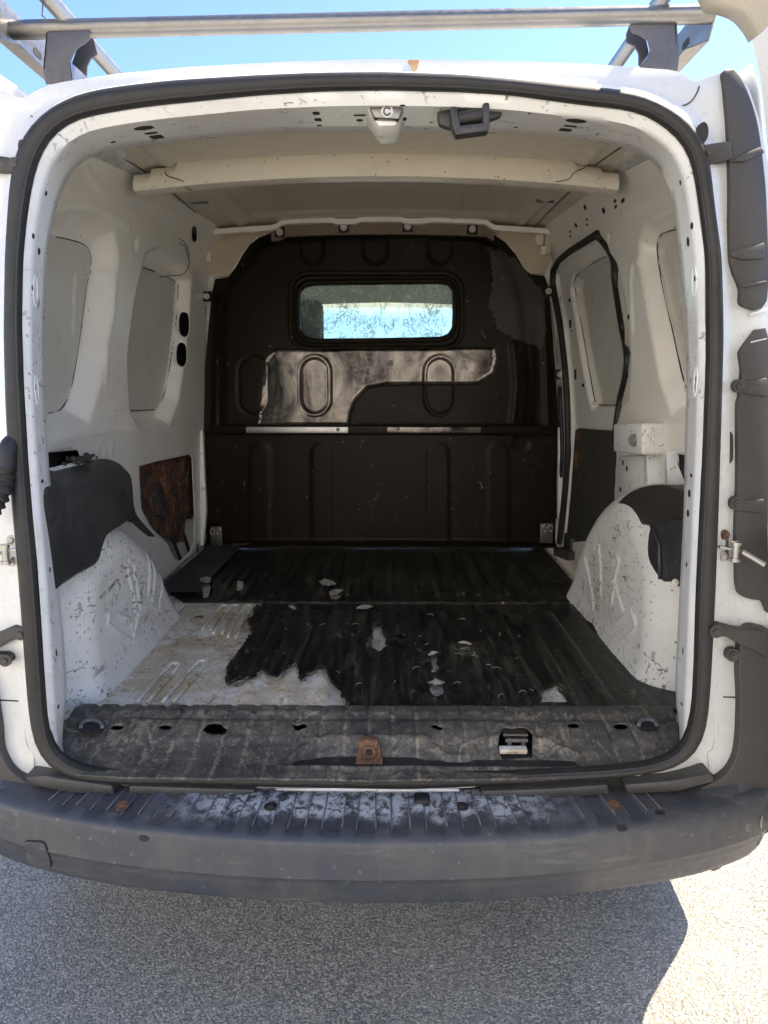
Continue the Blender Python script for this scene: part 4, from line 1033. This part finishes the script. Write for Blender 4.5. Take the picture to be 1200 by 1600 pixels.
for cu, cv, ru, rv in ((143, 1135, 17, 10), (1012, 1132, 14, 8)):
    P = [hit(cu+ru*math.cos(q), cv-rv*math.sin(q), PZ(.611)) for q in np.linspace(-.2, math.pi+.2, 14)]; part('tie_down_ring', tube(P, .0042, 8), M['trim2'], sill, 180)
    part('tie_down_recess', prism([hit(cu+ru*1.25*math.cos(q), cv-rv*1.2*math.sin(q)+1, PZ(.607)) for q in np.linspace(0, 2*math.pi, 21)[:-1]], (0, 0, .0015), 0), M['dark'], sill, 0)
# strikers in the sill
p = hit(577, 1172, PZ(.594)); lat = part('floor_striker', prism([p+Vector(q) for q in ((-.024, 0, -.022), (.024, 0, -.022), (.020, .0, .012), (.014, 0, .02), (-.014, 0, .02), (-.020, 0, .012))], (0, .02, 0), .003), M['rust'], van)
part('striker_hole', cyl(p+Vector((0, -.003, -.002)), p+Vector((0, .004, -.002)), .008, 16), M['dark'], lat); part('striker_collar', tube([p+Vector((.010*math.cos(q), -.004, -.002+.010*math.sin(q))) for q in np.linspace(0, 2*math.pi, 19)[:-1]], .003, 8, True), M['rust'], lat, 180)
part('striker_flange', box(p+Vector((0, .0, -.02)), (.052, .03, .006), .002), M['rust'], lat)
p = hit(805, 1155, PZ(.590)); la = part('lock_catch', join(box(p+Vector((0, .01, .010)), (.05, .03, .006), .002), box(p+Vector((-.014, .0, .0)), (.008, .035, .02), .002), box(p+Vector((.014, .0, .0)), (.008, .035, .02), .002), cyl(p+Vector((-.022, -.012, .004)), p+Vector((.022, -.012, .004)), .005)), M['dsteel'], van)
part('chipped_white_paint', box(p+Vector((-.008, -.024, -.010)), (.054, .018, .010), .003), M['floor'], la)

# ---------------- strips between seal and bumper
for pix in ([(36,1214),(70,1212),(90,1216),(175,1228),(180,1243),(110,1240),(50,1228)], [(200,1228),(300,1231),(398,1234),(397,1252),(300,1250),(200,1243)], [(752,1236),(850,1233),(950,1226),(953,1243),(860,1249),(752,1252)], [(976,1226),(1050,1220),(1113,1208),(1118,1222),(1060,1238),(980,1242)]):
    part('sill_strip', prism(trace(pix, REAR(-.025)), (0, .05, 0), .005), m_simple('strip plastic', (.055, .053, .052), .45), van)
part('rear_panel', prism(trace([(60,1208),(600,1222),(1110,1206),(1130,1225),(1000,1262),(600,1268),(150,1262),(30,1225)], REAR(.012)), (0, .02, 0), 0), M['dark'], van, 0)
part('sill_lip', prism(trace([(430,1234),(600,1229),(718,1234),(718,1252),(600,1250),(432,1249)], REAR(-.012)), (0, .02, 0), .003), M['jamb'], van)
p = hit(659, 1249, REAR(-.04)); part('rubber_stop', box(p, (.03, .03, .014), .006), M['seal'], van)

# ---------------- bumper
half = catmull([(0,1.076,0),(.2,1.084,0),(.4,1.108,0),(.55,1.140,0),(.65,1.172,0),(.74,1.216,0),(.80,1.28,0),(.835,1.39,0),(.848,1.52,0),(.86,1.64,0),(.868,1.76,0)], 10)
def resample(P, step):
    out = [P[0]]; acc = 0
    for a, b in zip(P[:-1], P[1:]):
        L = (b-a).length; d = step-acc
        while d <= L: out.append(a.lerp(b, d/L)); d += step
        acc = (acc+L) % step
    return out
H = resample(half, .004)
full = [Vector((-p.x, p.y, 0)) for p in H[::-1]]+H[1:]
profB = [(.175, .52), (.150, .536), (.132, .5400), (.13, .541), (.10, .541), (.07, .540), (.034, .5365), (.032, .5365), (.014, .532), (.008, .529), (.004, .525), (.002, .519), (.0, .500), (-.004, .468), (-.0045, .463), (-.002, .4605), (.002, .457), (.005, .444), (.0055, .441), (.010, .432), (.014, .412), (.018, .402), (.026, .396), (.05, .391), (.10, .38), (.12, .34)]
rowsB = []
for i, p in enumerate(full):
    t = (full[min(i+1, len(full)-1)]-full[max(i-1, 0)]).normalized(); n = Vector((-t.y, t.x, 0))   # points into the van
    row = []; ax = abs(p.x); per = (p.x+.57) % .0615
    band_ = (1 if per < .0345 else 0) if -.575 < p.x < .535 else 0
    for k, (d, z) in enumerate(profB):
        dz = 0
        if .03 < d < .13: dz = -.0062*band_
        lift = .05*float(ss((ax-.62)/.16)) if d > .06 else .0
        dd = d*(1-.25*float(ss((ax-.55)/.2))) if d > .03 else d
        sag = -.010*float(ss((ax-.6)/.25))*0
        if k >= len(profB)-6: z = z-.28*float(ss((p.y-1.36)/.22)); dd = d*(1-.6*float(ss((p.y-1.36)/.22)))  # unseen side ends drop low to shape the shadow on the ground
        q = p+n*dd; row.append(Vector((XC+q.x, q.y, z+dz+lift+sag)))
    rowsB.append(row)
bumper = part('rear_bumper', loft(rowsB, flip=True), M['bumper'], van, 50, label='dark grey faded plastic rear bumper with ribbed step'); solidify(bumper, .003, 1)
TBm = bvh(bumper)
ed = []
for i in range(1, len(rowsB)):
    p, q = full[i-1], full[i]
    if not (-.60 < p.x < .56): continue
    if (((p.x+.57) % .0615) < .0345) != (((q.x+.57) % .0615) < .0345):
        ed.append(tube([rowsB[i][k]+Vector((0, 0, .0012)) for k in (3, 4, 5, 6)], .0013, 5))
part('bumper_tread_edges', join(*ed), M['trim2'], bumper, 180, kind='stuff')
# towing eye cap, screws, crack
c_ = [drop(TBm, u, v)[0]+Vector((0, -.0025, 0)) for u, v in catmull([(42,1316,0),(66,1315,0),(74,1325,0),(80,1350,0),(60,1352,0),(45,1347,0),(40,1330,0)], 4, True) for u, v in [(u, v)]] if False else []
pp = [drop(TBm, q.x, q.y) for q in catmull([(40,1315,0),(55,1314,0),(68,1316,0),(74,1328,0),(80,1352,0),(62,1351,0),(46,1345,0),(42,1330,0)], 4, True)]
P = [h[0]+Vector((0, -.001, 0)) for h in pp if h]
cap = part('towing_eye_cap', prism(P, (0, -.003, 0), .001), M['bumper'], bumper); part('cap_gap', tube(P, .0016, 5, True), M['dark'], bumper, 180)
for u, v in ((191,1260),(423,1261),(722,1261),(960,1259)):
    h = drop(TBm, u, v); p = h[0]; nn = h[1]
    s0 = part('bumper_screw', join(cyl(p, p+nn*.003, .012, 18), cyl(p+nn*.002, p+nn*.006, .007, 12)), M['rust'] if u in (191, 960) else M['dsteel'], bumper, 40)
for u, v in ((1031,1270),(225,1310),(972,1294)):
    h = drop(TBm, u, v)
    if h: part('bumper_dimple', disc(h[0], h[1], .010, .006, .002), M['dark'], bumper, 30)
P = on(TBm, [(1190,1275),(1188,1290),(1190,1305),(1184,1320),(1182,1332)], .001)
if len(P) > 2: part('bumper_crack', tube(catmull(P, 4), .0014, 5), m_simple('crack', (.4, .38, .34)), bumper, 180)
# wings rising beside the aperture
def wing(pix, name='bumper_wing', mat=None, off=-.02, dep=.05, bev=.010):
    P = [hit(u, v, lambda P: rearcurve(P)-off) for u, v in pix]; P = catmull(P, 4, True)
    return part(name, prism(P, (0, dep, 0), bev, 3), mat or M['trim'], van, 45)
wing([(1163,985),(1190,980),(1212,1000),(1225,1100),(1228,1240),(1205,1300),(1160,1300),(1110,1280),(1085,1262),(1085,1240),(1128,1216),(1146,1195),(1154,1165),(1157,1100),(1155,1040)])
wing([(-70,1000),(-20,1060),(-4,1130),(0,1172),(14,1202),(38,1222),(70,1246),(70,1266),(20,1295),(-80,1290)])

# ---------------- right tail trim, hinges, door check
wing([(1130,112),(1142,108),(1152,112),(1168,140),(1184,190),(1194,260),(1199,330),(1199,470),(1160,477),(1157,450),(1145,420),(1140,395),(1141,300),(1138,200),(1133,140)], 'tail_lamp_mount_trim', off=-.012, dep=.03, bev=.006)
wing([(1160,544),(1205,540),(1205,930),(1190,938),(1160,932),(1152,915),(1151,880),(1150,830),(1153,750),(1153,640),(1156,620),(1160,580)], 'tail_lamp_mount_trim', off=-.012, dep=.03, bev=.006)
for pix in ([(1142,253),(1160,240),(1190,228),(1196,238),(1165,252)], [(1142,390),(1165,387),(1196,378),(1196,404),(1160,406),(1142,400)], [(1160,444),(1199,438),(1199,442),(1160,450)], [(1150,597),(1200,590),(1200,620),(1165,616)], [(1150,782),(1195,780),(1195,803),(1150,798)]):
    P = [hit(u, v, lambda P: rearcurve(P)+.016) for u, v in pix]; part('trim_step', prism(P, (0, .012, 0), .003), M['trim'], van)
for pix in ([(1172,489),(1200,481),(1200,486),(1173,494)], [(1172,533),(1200,526),(1200,531),(1172,537)]):
    P = [hit(u, v, lambda P: rearcurve(P)+.012) for u, v in pix]; part('raised_body_rib', prism(P, (0, .02, 0), .002), M['ext'], van)
def lug(u, v, r=.012):
    p = hit(u, v, lambda P: rearcurve(P)+.018); n = Vector((0, -1, 0)); part('trim_fastener', join(cyl(p+Vector((0, .014, 0)), p, r*1.15, 20), cyl(p, p+n*.004, r*.7, 16), cyl(p, p+n*.006, r*.3, 10)), M['trim'], van, 40)
lug(1157, 603, .010); lug(1153, 787, .011); lug(1146, 1024, .011)
def hinge(pix, bolt_uv, off=.02, dep=.02, mat='trim'):
    P = [hit(u, v, lambda P: rearcurve(P)+off) for u, v in pix]; h_ = part('door_hinge_arm', prism(P, (0, dep, 0), .004), M[mat], van)
    p = hit(*bolt_uv, lambda P: rearcurve(P)+off+.004); part('hinge_bolt', join(cyl(p, p+Vector((0, -.004, 0)), .012, 18), cyl(p, p+Vector((0, -.007, 0)), .006, 6)), M['trim'], h_)
hinge([(1098,226),(1142,219),(1146,247),(1136,251),(1107,256)], (1107,239))
hinge([(1112,978),(1124,974),(1150,982),(1180,984),(1200,990),(1200,1030),(1185,1020),(1160,1010),(1135,995),(1114,998)], (1118,986), .03, .02)
hinge([(-30,240),(0,243),(32,248),(28,272),(0,268),(-30,262)], (24,258), mat='plastic')
hinge([(-30,1000),(0,988),(20,979),(38,981),(40,1000),(20,1000),(0,1012),(-30,1024)], (33,990), mat='plastic')
hinge([(-30,1022),(8,1022),(17,1028),(17,1036),(8,1040),(-30,1040)], (9,1031), mat='plastic')
def check(s_, pu, pv, top, bot, arm):
    P = [hit(u, v, lambda P: rearcurve(P)+.006) for u, v in rrect(pu-9, pv-24, pu+9, pv+24, 4, 3)]
    b = part('door_check_bracket', prism(P, (0, .01, 0), .002), M['dsteel'], van)
    for (u, v), m in ((top, 'rust' if s_ > 0 else 'steel'), (bot, 'steel')):
        p = hit(u, v, lambda P: rearcurve(P)+.008); part('check_bolt', join(cyl(p, p+Vector((0, -.004, 0)), .009, 18), cyl(p, p+Vector((0, -.010, 0)), .006, 6)), M[m], b)
    A = [hit(u, v, lambda P, o=o: rearcurve(P)+o) for (u, v), o in arm]
    w = [box(A[0].lerp(A[1], .5), (.045, .012, .005), .002, Matrix.Rotation(.18*s_, 3, 'Y'))]
    w.append(tube([A[1], A[2]], .005, 8)); part('door_check_arm', join(*w), M['steel'], b, 40)
    p = A[1]; part('check_roller', join(cyl(p+Vector((-s_*.012, 0, .016)), p+Vector((-s_*.012, 0, -.016)), .006, 14), cyl(p+Vector((-s_*.012, 0, .018)), p+Vector((-s_*.012, 0, .012)), .009, 14), cyl(p+Vector((-s_*.012, 0, -.018)), p+Vector((-s_*.012, 0, -.012)), .009, 14)), M['steel'], b, 40)
check(1, 1130, 852, (1131,835), (1128,869), [((1124,853), .012), ((1160,862), .03), ((1195,883), .05)])
check(-1, 20, 861, (19,843), (21,877), [((26,856), .012), ((-2,866), .03), ((-40,880), .05)])
p = [hit(u, v, lambda P: rearcurve(P)+.003) for u, v in rrect(1120,672,1146,726,11,4)]; part('oval_grommet', prism(p, (0, .006, 0), .001), mat_plastic('brown grommet', (.05, .038, .028), .5), van)
wire_ = [hit(u, v, lambda P: rearcurve(P)+.002) for u, v in ((1108,1125),(1111,1100),(1117,1098),(1120,1110),(1117,1165),(1107,1178),(1109,1195),(1108,1210))]
part('pressed_bead', tube(catmull(wire_, 5), .002, 6), M['ext'], van, 180)
wire_ = [hit(u, v, lambda P: rearcurve(P)+.002) for u, v in ((40,1105),(38,1140),(42,1165),(52,1180),(52,1205))]
part('pressed_bead', tube(catmull(wire_, 5), .002, 6), M['ext'], van, 180)
for s_, pix in ((1, [(1107,1088),(1158,1090)]), (-1, [(0,1094),(42,1096)])):
    part('panel_joint', tube([hit(u, v, lambda P: rearcurve(P)+.001) for u, v in pix], .0014, 5), M['sealant'], van)
for pix in ([(1060,168),(1078,160),(1088,147),(1093,134)], [(48,181),(62,190),(70,192)]):
    part('roof_ditch_joint', tube(catmull([hit(u, v, lambda P: rearcurve(P)+.001) for u, v in pix], 5), .0012, 5), M['sealant'], van, 180)
# wiring boot on the left
hb_ = [hit(u, v, lambda P, o=o: rearcurve(P)+o) for (u, v), o in (((22,690), .012), ((14,700), .03), ((10,730), .04), ((6,760), .045), ((-8,790), .05), ((-25,812), .06))]
cp = catmull(hb_, 14); rr2 = [(.016 if i < 30 else .015+.0025*math.sin(i*1.3)) for i in range(len(cp))]
part('wiring_boot', tube(cp, .015, 14, rr=rr2), M['seal'], van, 40, label='ribbed black wiring boot by the left door')

# ---------------- top striker cup and latch
p = hit(603, 172, REAR(.03)); jb = part('striker_cup', prism(trace([(570,164),(580,163),(588,160),(620,160),(632,165),(618,196),(592,197)], REAR(.035)), (0, .10, 0), .004), M['jamb'], van)
part('striker_cup_face', prism(trace([(577,166),(590,165),(594,161),(613,161),(618,166),(631,167),(623,186),(585,184)], REAR(.022)), (0, .02, 0), .004), M['galv'], jb)
p = hit(605, 174, REAR(.021)); part('striker_nut', tube([p+Vector((.006*math.cos(q), -.001, .006*math.sin(q))) for q in np.linspace(.5, 5.8, 14)], .0016, 6), M['dsteel'], jb, 180); part('striker_washer', cyl(p+Vector((0, .004, 0)), p+Vector((0, -.0005, 0)), .011, 8), M['steel'], jb)
f_ = REAR(.015)
lt = part('door_lock_bracket', prism(trace([(683,173),(700,170),(770,163),(785,164),(785,180),(768,186),(702,200),(686,194)], REAR(.03)), (0, .02, 0), .005), M['plastic'], van, label='black plastic door latch bracket under the roof edge')
for pix in ([(703,167),(713,164),(719,190),(725,210),(712,210),(706,195)], [(754,160),(765,158),(766,200),(755,204)], [(708,196),(764,190),(765,204),(712,211)]):
    part('lock_loop', prism(trace(pix, REAR(.006)), (0, .03, 0), .004), M['plastic'], lt)
a, b = hit(716, 186, REAR(.02)), hit(754, 180, REAR(.02)); part('lock_roller', tube([a, b], .012, 14), M['seal'], lt)
# ---------------- holes, marks
TJ = bvh(jamb)
def holes(tree, L, mat='dark', name='punched_holes', par=van):
    out = []
    for q in L:
        u, v, a, b = q[:4]; sp_ = q[4] if len(q) > 4 else 0; rd = q[5] if len(q) > 5 else 1
        h = drop(tree, u, v)
        if not h: continue
        d = (h[0]-CAM).length; m = d/FPX
        n = h[1]; dr = ray(u, v).normalized(); side = max(.25, abs(n.dot(dr)))
        st = max(.3, math.sqrt(max(0, 1-(Vector((dr.x, dr.y, 0)).normalized().dot(Vector((n.x, n.y, 0)).normalized() if abs(n.z) < .9 else Vector((0, 1, 0))))**2)))
        fa = 1/max(.35, abs(n.dot(dr))) if abs(n.z) < .7 else 1.0; fb = 1 if abs(n.z) < .7 else min(3, 1/max(.3, abs(n.dot(dr))))
        out.append(disc(h[0], n, a*m*fa, b*m*fb, .0012, 12, rd, sp_))
    return part(name, join(*out), M[mat], par, 0, kind='stuff')
holes(TJ, [(72,302,1.5,3.5),(52,369,1.8,4),(61,393,1.8,5),(51,450,1.5,4),(55,604,1.5,4),(66,752,2.5,3),(78,890,1.5,4),(88,1020,1.2,6),(91,1104,1.5,3),
           (1063,285,1.5,4),(1081,353,2,5),(1075,378,2,7),(1086,435,1.5,4),(1088,592,1.5,4),(1080,743,2.5,3),(1077,771,3,6),(1075,802,3,6),(1073,882,1.5,4),(1067,1017,1.2,6),(1065,1100,1.5,3),
           (226,200,15,4),(236,208,9,2,0,.3),(245,214,9,4,0,.3),(494,177,5,3,0,.3),(497,187,5,3,0,.3),(499,196,4,1.5),(562,180,9,1.6,0,.3),(562,188,5,2.5),(629,165,4,1.5),(631,186,4,3,0,.3),(628,194,3.5,1.5),(674,191,2.5,1.2),
           (900,189,15,4.5),(891,197,9,2,0,.3),(884,203,9,3.5,0,.3),(177,222,4,1.5),(806,199,3,1.2),(827,177,3,1)], par=jamb)
holes(TL, [(184,326,3.2,4.5,0,.4),(197,328,2,2.4,0,.6),(196,336,2,2.4,0,.6),(218,341,2.6,4,0,.4),(251,336,2.2,3.6,0,.4),(249,354,1.6,2),(249,362,1.6,2),(268,363,2,3.4,0,.4),(279,372,1.5,2),(279,380,1.5,2),(139,253,1.6,3),(144,264,1.2,2),(210,384,1.5,3),
           (163,687,1.2,2.5),(183,713,2,5),(197,735,2,4),(129,707,1.4,2.6),(137,709,1.2,2.4),(189,698,1.2,2.5),(208,746,1,2),(184,508,1.6,3),(175,565,1.2,2),(178,616,1.2,2)], par=wallL)
holes(TR, [(914,324,2,3.6,0,.4),(943,329,2.4,4,0,.4),(961,314,2,2.4,0,.6),(962,323,2,2.4,0,.6),(973,312,2.8,4.4,0,.4),(900,352,1.8,3,0,.4),(917,343,1.6,2),(917,351,1.6,2),(891,362,1.4,2),(891,369,1.4,2),(982,495,1.6,4),
           (890,469,2.6,3),(894,463,1,1.3),(896,471,1,1.3),(891,506,2.6,6.5,0,.4),(893,517,1.3,2),(899,585,2.6,8,0,.4),(911,602,2.8,3),(915,597,1,1.3),(917,606,1,1.3),(953,372,1.5,3)], par=wallR)
# chipped paint marks near the shelf on the right and left
def chips(tree, L, n, par, su, sv, seed, name='paint_chips', mat='dark'):
    rnd = random.Random(seed); out = []
    for i in range(n):
        (cu, cv, au, av) = rnd.choice(L); u = cu+rnd.gauss(0, au); v = cv+rnd.gauss(0, av); h = drop(tree, u, v)
        if not h: continue
        d = (h[0]-CAM).length/FPX; out.append(disc(h[0], h[1], rnd.uniform(.4, 1)*su*d, rnd.uniform(.4, 1)*sv*d, .0004, 7, 1, rnd.uniform(0, 3)))
    if out: part(name, join(*out), M[mat], par, 0, kind='stuff')
chips(TR, [(1000,560,8,20),(1020,640,16,22),(1030,655,18,12),(1000,600,6,30)], 120, wallR, 2.6, 1.0, 3)
chips(TR, [(1000,470,8,20)], 16, wallR, 4, 1.0, 6)
chips(TL, [(265,700,20,12),(150,650,20,20),(170,510,6,60),(200,680,20,10)], 60, wallL, 1.7, .8, 4)
for (tr, par, us, vs) in ((TL, wallL, np.linspace(92, 300, 17), lambda u: 683+(u-92)*-.02), (TR, wallR, np.linspace(1000, 1060, 6), lambda u: 672)):
    L_ = []
    for u in us:
        h = drop(tr, u, vs(u))
        if h: L_.append(disc(h[0], h[1], .004, .004, .0006, 10))
    if L_: part('spot_welds', join(*L_), M['int'], par, 30, kind='stuff')
chips(TL, [(230,690,50,6),(280,665,20,4),(165,600,6,60)], 40, wallL, 4, .7, 44)
chips(TR, [(1030,640,25,8),(1020,655,20,5)], 50, wallR, 5, .8, 45)
TA = bvh(archL, archR)
chips(TA, [(150,980,25,60),(200,900,25,50),(240,890,20,40),(120,1040,18,40)], 70, archL, 2.4, .7, 5)
chips(TA, [(950,950,20,50),(1000,900,20,40),(1030,1000,12,40)], 40, archR, 2.4, .8, 9)
TF = bvh(floor)
chips(TF, [(150,1086,30,6),(200,1040,10,20),(240,1000,15,20),(165,1075,15,4)], 60, floor, 5, 1.6, 12)
chips(TJ, [(88,1120,6,40),(1070,1080,6,40),(1066,1125,6,20),(66,650,6,60),(1060,260,25,30)], 110, jamb, 2.2, .9, 14)
chips(TJ, [(1000,220,30,10),(1060,270,10,30),(520,153,30,2),(940,176,6,2)], 26, jamb, 7, .5, 15, 'red_crayon_marks', 'marks')
TBk = bvh(low, bulk)
chips(TBk, [(500,740,100,40),(700,760,80,40),(560,820,160,14),(430,600,40,30)], 90, low, 2.2, .7, 18, 'scuff_marks', 'liner')
# dimples on jamb
for u, v in ((55,455),(57,610),(1085,440),(1087,597)):
    h = drop(TJ, u, v); a = h[1].cross(Vector((0, 0, 1))).normalized(); b = a.cross(h[1]).normalized()
    part('pressed_dimple_ring', tube([h[0]+a*.011*math.cos(q)+b*.027*math.sin(q) for q in np.linspace(0, 2*math.pi, 25)[:-1]], .0016, 6, True), M['jamb'], jamb, 180)
# rust stain on the roof edge
TRb = bvh(body)
def stain(L, n, mat, name, seed):
    pass
h0 = drop(TRb, 645, 105)
part('roof_rust_stain', prism([hit(u, v, lambda P: rearcurve(P)+.0015) for u, v in ((637,94),(646,93),(655,94),(654,99),(652,108),(648,114),(645,108),(642,103),(639,99))], (0, .004, 0), 0), m_rust('rust stain', (.42, .20, .07), (.50, .34, .18)), body, 0)

# ---------------- dead leaf on the bare floor
p = fp(310, 967, .6)
lf = part('dead_leaf', ([p+Vector(q) for q in ((-.018, 0, .002), (-.006, .010, .006), (.008, .009, .008), (.018, .002, .003), (.006, -.008, .007), (-.008, -.007, .006))], [(0, 1, 4, 5), (1, 2, 3, 4)]), M['leaf'], None, 180)
solidify(lf, .0006); tag(lf, 'small curled brown dead leaf on the bare white floor corner', 'leaf')

# ---------------- opened right door
def door_x(z): return float(np.interp(z, [.46, .65, .8, 1.0, 1.385, 1.61, 1.78, 1.86], [.735, .718, .702, .687, .660, .637, .602, .575]))
dr = empty('rear_door', (.74, 1.3, 0)); dr.parent = van; dr.location = Vector((.74, 1.3, 0))-WP[van.name]
rowsD = []
zsD = np.linspace(.46, 1.86, 40)
def dsec(z, t):                      # t 0 hinge edge .. 1 free edge
    y = lerp(1.275+.0*(z), .64, t); 
    x = door_x(z)-.045*(1-ss(t/.06))*0+.03*t
    return Vector((x, y, z))
inner = [[dsec(z, t)+Vector((.012*math.sin(t*9)*.5-.0, 0, 0)) for t in (0, .01, .03, .08, .2, .4, .6, .8, .95, 1)] for z in zsD]
o = part('door_inner_skin', loft(inner), M['int'], dr, 60)
outer = [[dsec(z, t)+Vector((.055, 0, 0)) for t in (0, .1, .4, .7, 1)] for z in zsD]
part('door_outer_skin', loft(outer, flip=True), M['ext'], dr, 60)
part('door_hinge_edge', loft([[dsec(z, 0), dsec(z, 0)+Vector((.055, .004, 0))] for z in zsD]), M['ext'], dr, 60)
part('door_free_edge', loft([[dsec(z, 1)+Vector((.055, 0, 0)), dsec(z, 1)] for z in zsD]), M['ext'], dr, 60)
# top rail of the door, cream inside, curving with the roofline
PT = [hit(u, v, lambda P: P.z-1.79) for u, v in ((1088,-6),(1094,8),(1100,15),(1125,20),(1145,30),(1160,48),(1168,62))]
rail = catmull(PT, 6); rw = []
for i, p in enumerate(rail):
    rw.append([p, p+Vector((.01, -.02, .006)), p+Vector((.03, -.07, .03)), p+Vector((.06, -.14, .05))])
o = part('door_top_rail', loft(rw), M['beam'], dr, 60); solidify(o, .01, 0)
part('door_latch_rod', tube([dsec(1.0, .05)+Vector((-.006, 0, -.02)), dsec(1.0, .05)+Vector((-.006, 0, .03))], .006), M['plastic'], dr)

# ---------------- roof rack
rack = tag(empty('roof_rack', (XC, 1.5, 1.9)), 'galvanised steel roof rack with crossbars and side rails on the van roof', 'roof rack')
def px(u, v, y): return hit(u, v, PY(y))
a, b = px(19, 47, 1.52), px(1112, 22, 1.50)
part('cross_tube', tube([a, b], .0168, 20), M['galv'], rack, 60)
for k, y in enumerate((2.5, 3.2)):
    part('cross_tube', tube([Vector((a.x, y, a.z+.03)), Vector((b.x, y, b.z+.03))], .0185, 16), M['galv'], rack, 60)
def plate(P, d, mat='galv', bev=.002, name='side_rail', par=rack, **k): return part(name, prism(P, d, bev), M[mat], par, 40, **k)
for s_, e in ((-1, a), (1, b)):
    x = e.x; z0 = e.z
    nearp = 1.40 if s_ < 0 else 1.46
    sr = plate([Vector((x, nearp, z0+.03)), Vector((x, nearp+.05, z0-.042)), Vector((x, 3.4, z0-.02)), Vector((x, 3.4, z0+.05)), Vector((x, nearp+.06, z0+.04))], (s_*.004, 0, 0))
    part('rail_lip', prism([Vector((x, nearp+.05, z0-.044)), Vector((x, 3.4, z0-.022)), Vector((x-s_*.03, 3.4, z0-.022)), Vector((x-s_*.03, nearp+.08, z0-.044))], (0, 0, .003), .001), M['galv'], sr)
    part('rail_slot', disc(Vector((x-s_*.0, 1.62, z0-.0)), Vector((-s_, 0, 0)), .018, .008, .002, 14, .6), M['dark'], sr, 0)
    xi = x-s_*.075
    tb = part('inner_side_tube', tube([Vector((xi, 1.0 if s_ < 0 else 1.35, z0+.055)), Vector((xi, 3.4, z0+.055))], .016, 14), M['galv'], rack, 60)
    tie = part('wire_tie', tube([Vector((xi, 1.5, z0+.05)), Vector((xi-.01, 1.51, z0+.02)), Vector((xi+.012, 1.52, z0+.01)), Vector((xi-.004, 1.50, z0-.02))], .0015, 5), M['wire'], rack, 180)
# feet
fy = 1.50
FL = [px(u, v, fy) for u, v in ((72,50),(139,47),(139,60),(133,66),(120,74),(112,88),(109,99),(112,124),(71,131),(67,108))]
ft = part('rack_foot', prism(FL, (0, .005, 0), .001), M['darkgalv'], rack, 30)
part('foot_flange', prism([px(u, v, fy+.06) for u, v in ((140,55),(147,62),(152,84),(141,92),(136,103),(135,122),(112,122),(112,98),(120,76))], (0, .005, 0), .001), M['darkgalv'], ft, 30)
part('foot_web', prism([FL[9], FL[9]+Vector((0, .06, 0)), FL[0]+Vector((0, .06, 0)), FL[0]], (.004, 0, 0), .001), M['darkgalv'], ft)
part('foot_gusset', prism([px(111,99,fy), px(113,124,fy), px(136,122,fy+.06)], (0, .004, .002), .0), M['galv'], ft, 0)
FR = [px(u, v, fy) for u, v in ((985,30),(1057,28),(1060,60),(1062,85),(1059,110),(1000,104),(1012,92),(1016,78),(1012,62),(1000,54),(988,50),(985,42))]
ft = part('rack_foot', prism(FR, (0, .005, 0), .001), M['darkgalv'], rack, 30)
part('foot_flange', prism([px(u, v, fy+.06) for u, v in ((985,36),(979,52),(979,66),(992,72),(998,84),(998,102),(1012,104),(1014,80),(1010,62),(998,54))], (0, .005, 0), .001), M['darkgalv'], ft, 30)
part('foot_web', prism([FR[1], FR[1]+Vector((0, .06, 0)), FR[4]+Vector((0, .06, 0)), FR[4]], (-.004, 0, 0), .001), M['darkgalv'], ft)
part('foot_gusset', prism([px(1016,82,fy), px(1000,104,fy+.06), px(1012,106,fy)], (0, .004, .002), 0), M['galv'], ft, 0)
for s_, e in ((-1, a), (1, b)):
    for y in (2.5, 3.2):
        p = Vector((e.x-s_*.1, y, 1.92)); f2 = part('rack_foot', box(p+Vector((0, 0, .03)), (.06, .006, .14), .001), M['darkgalv'], rack)
print('objects', len(bpy.data.objects), 'tris', sum(len(o.data.polygons)*2 for o in bpy.data.objects if o.type == 'MESH'))
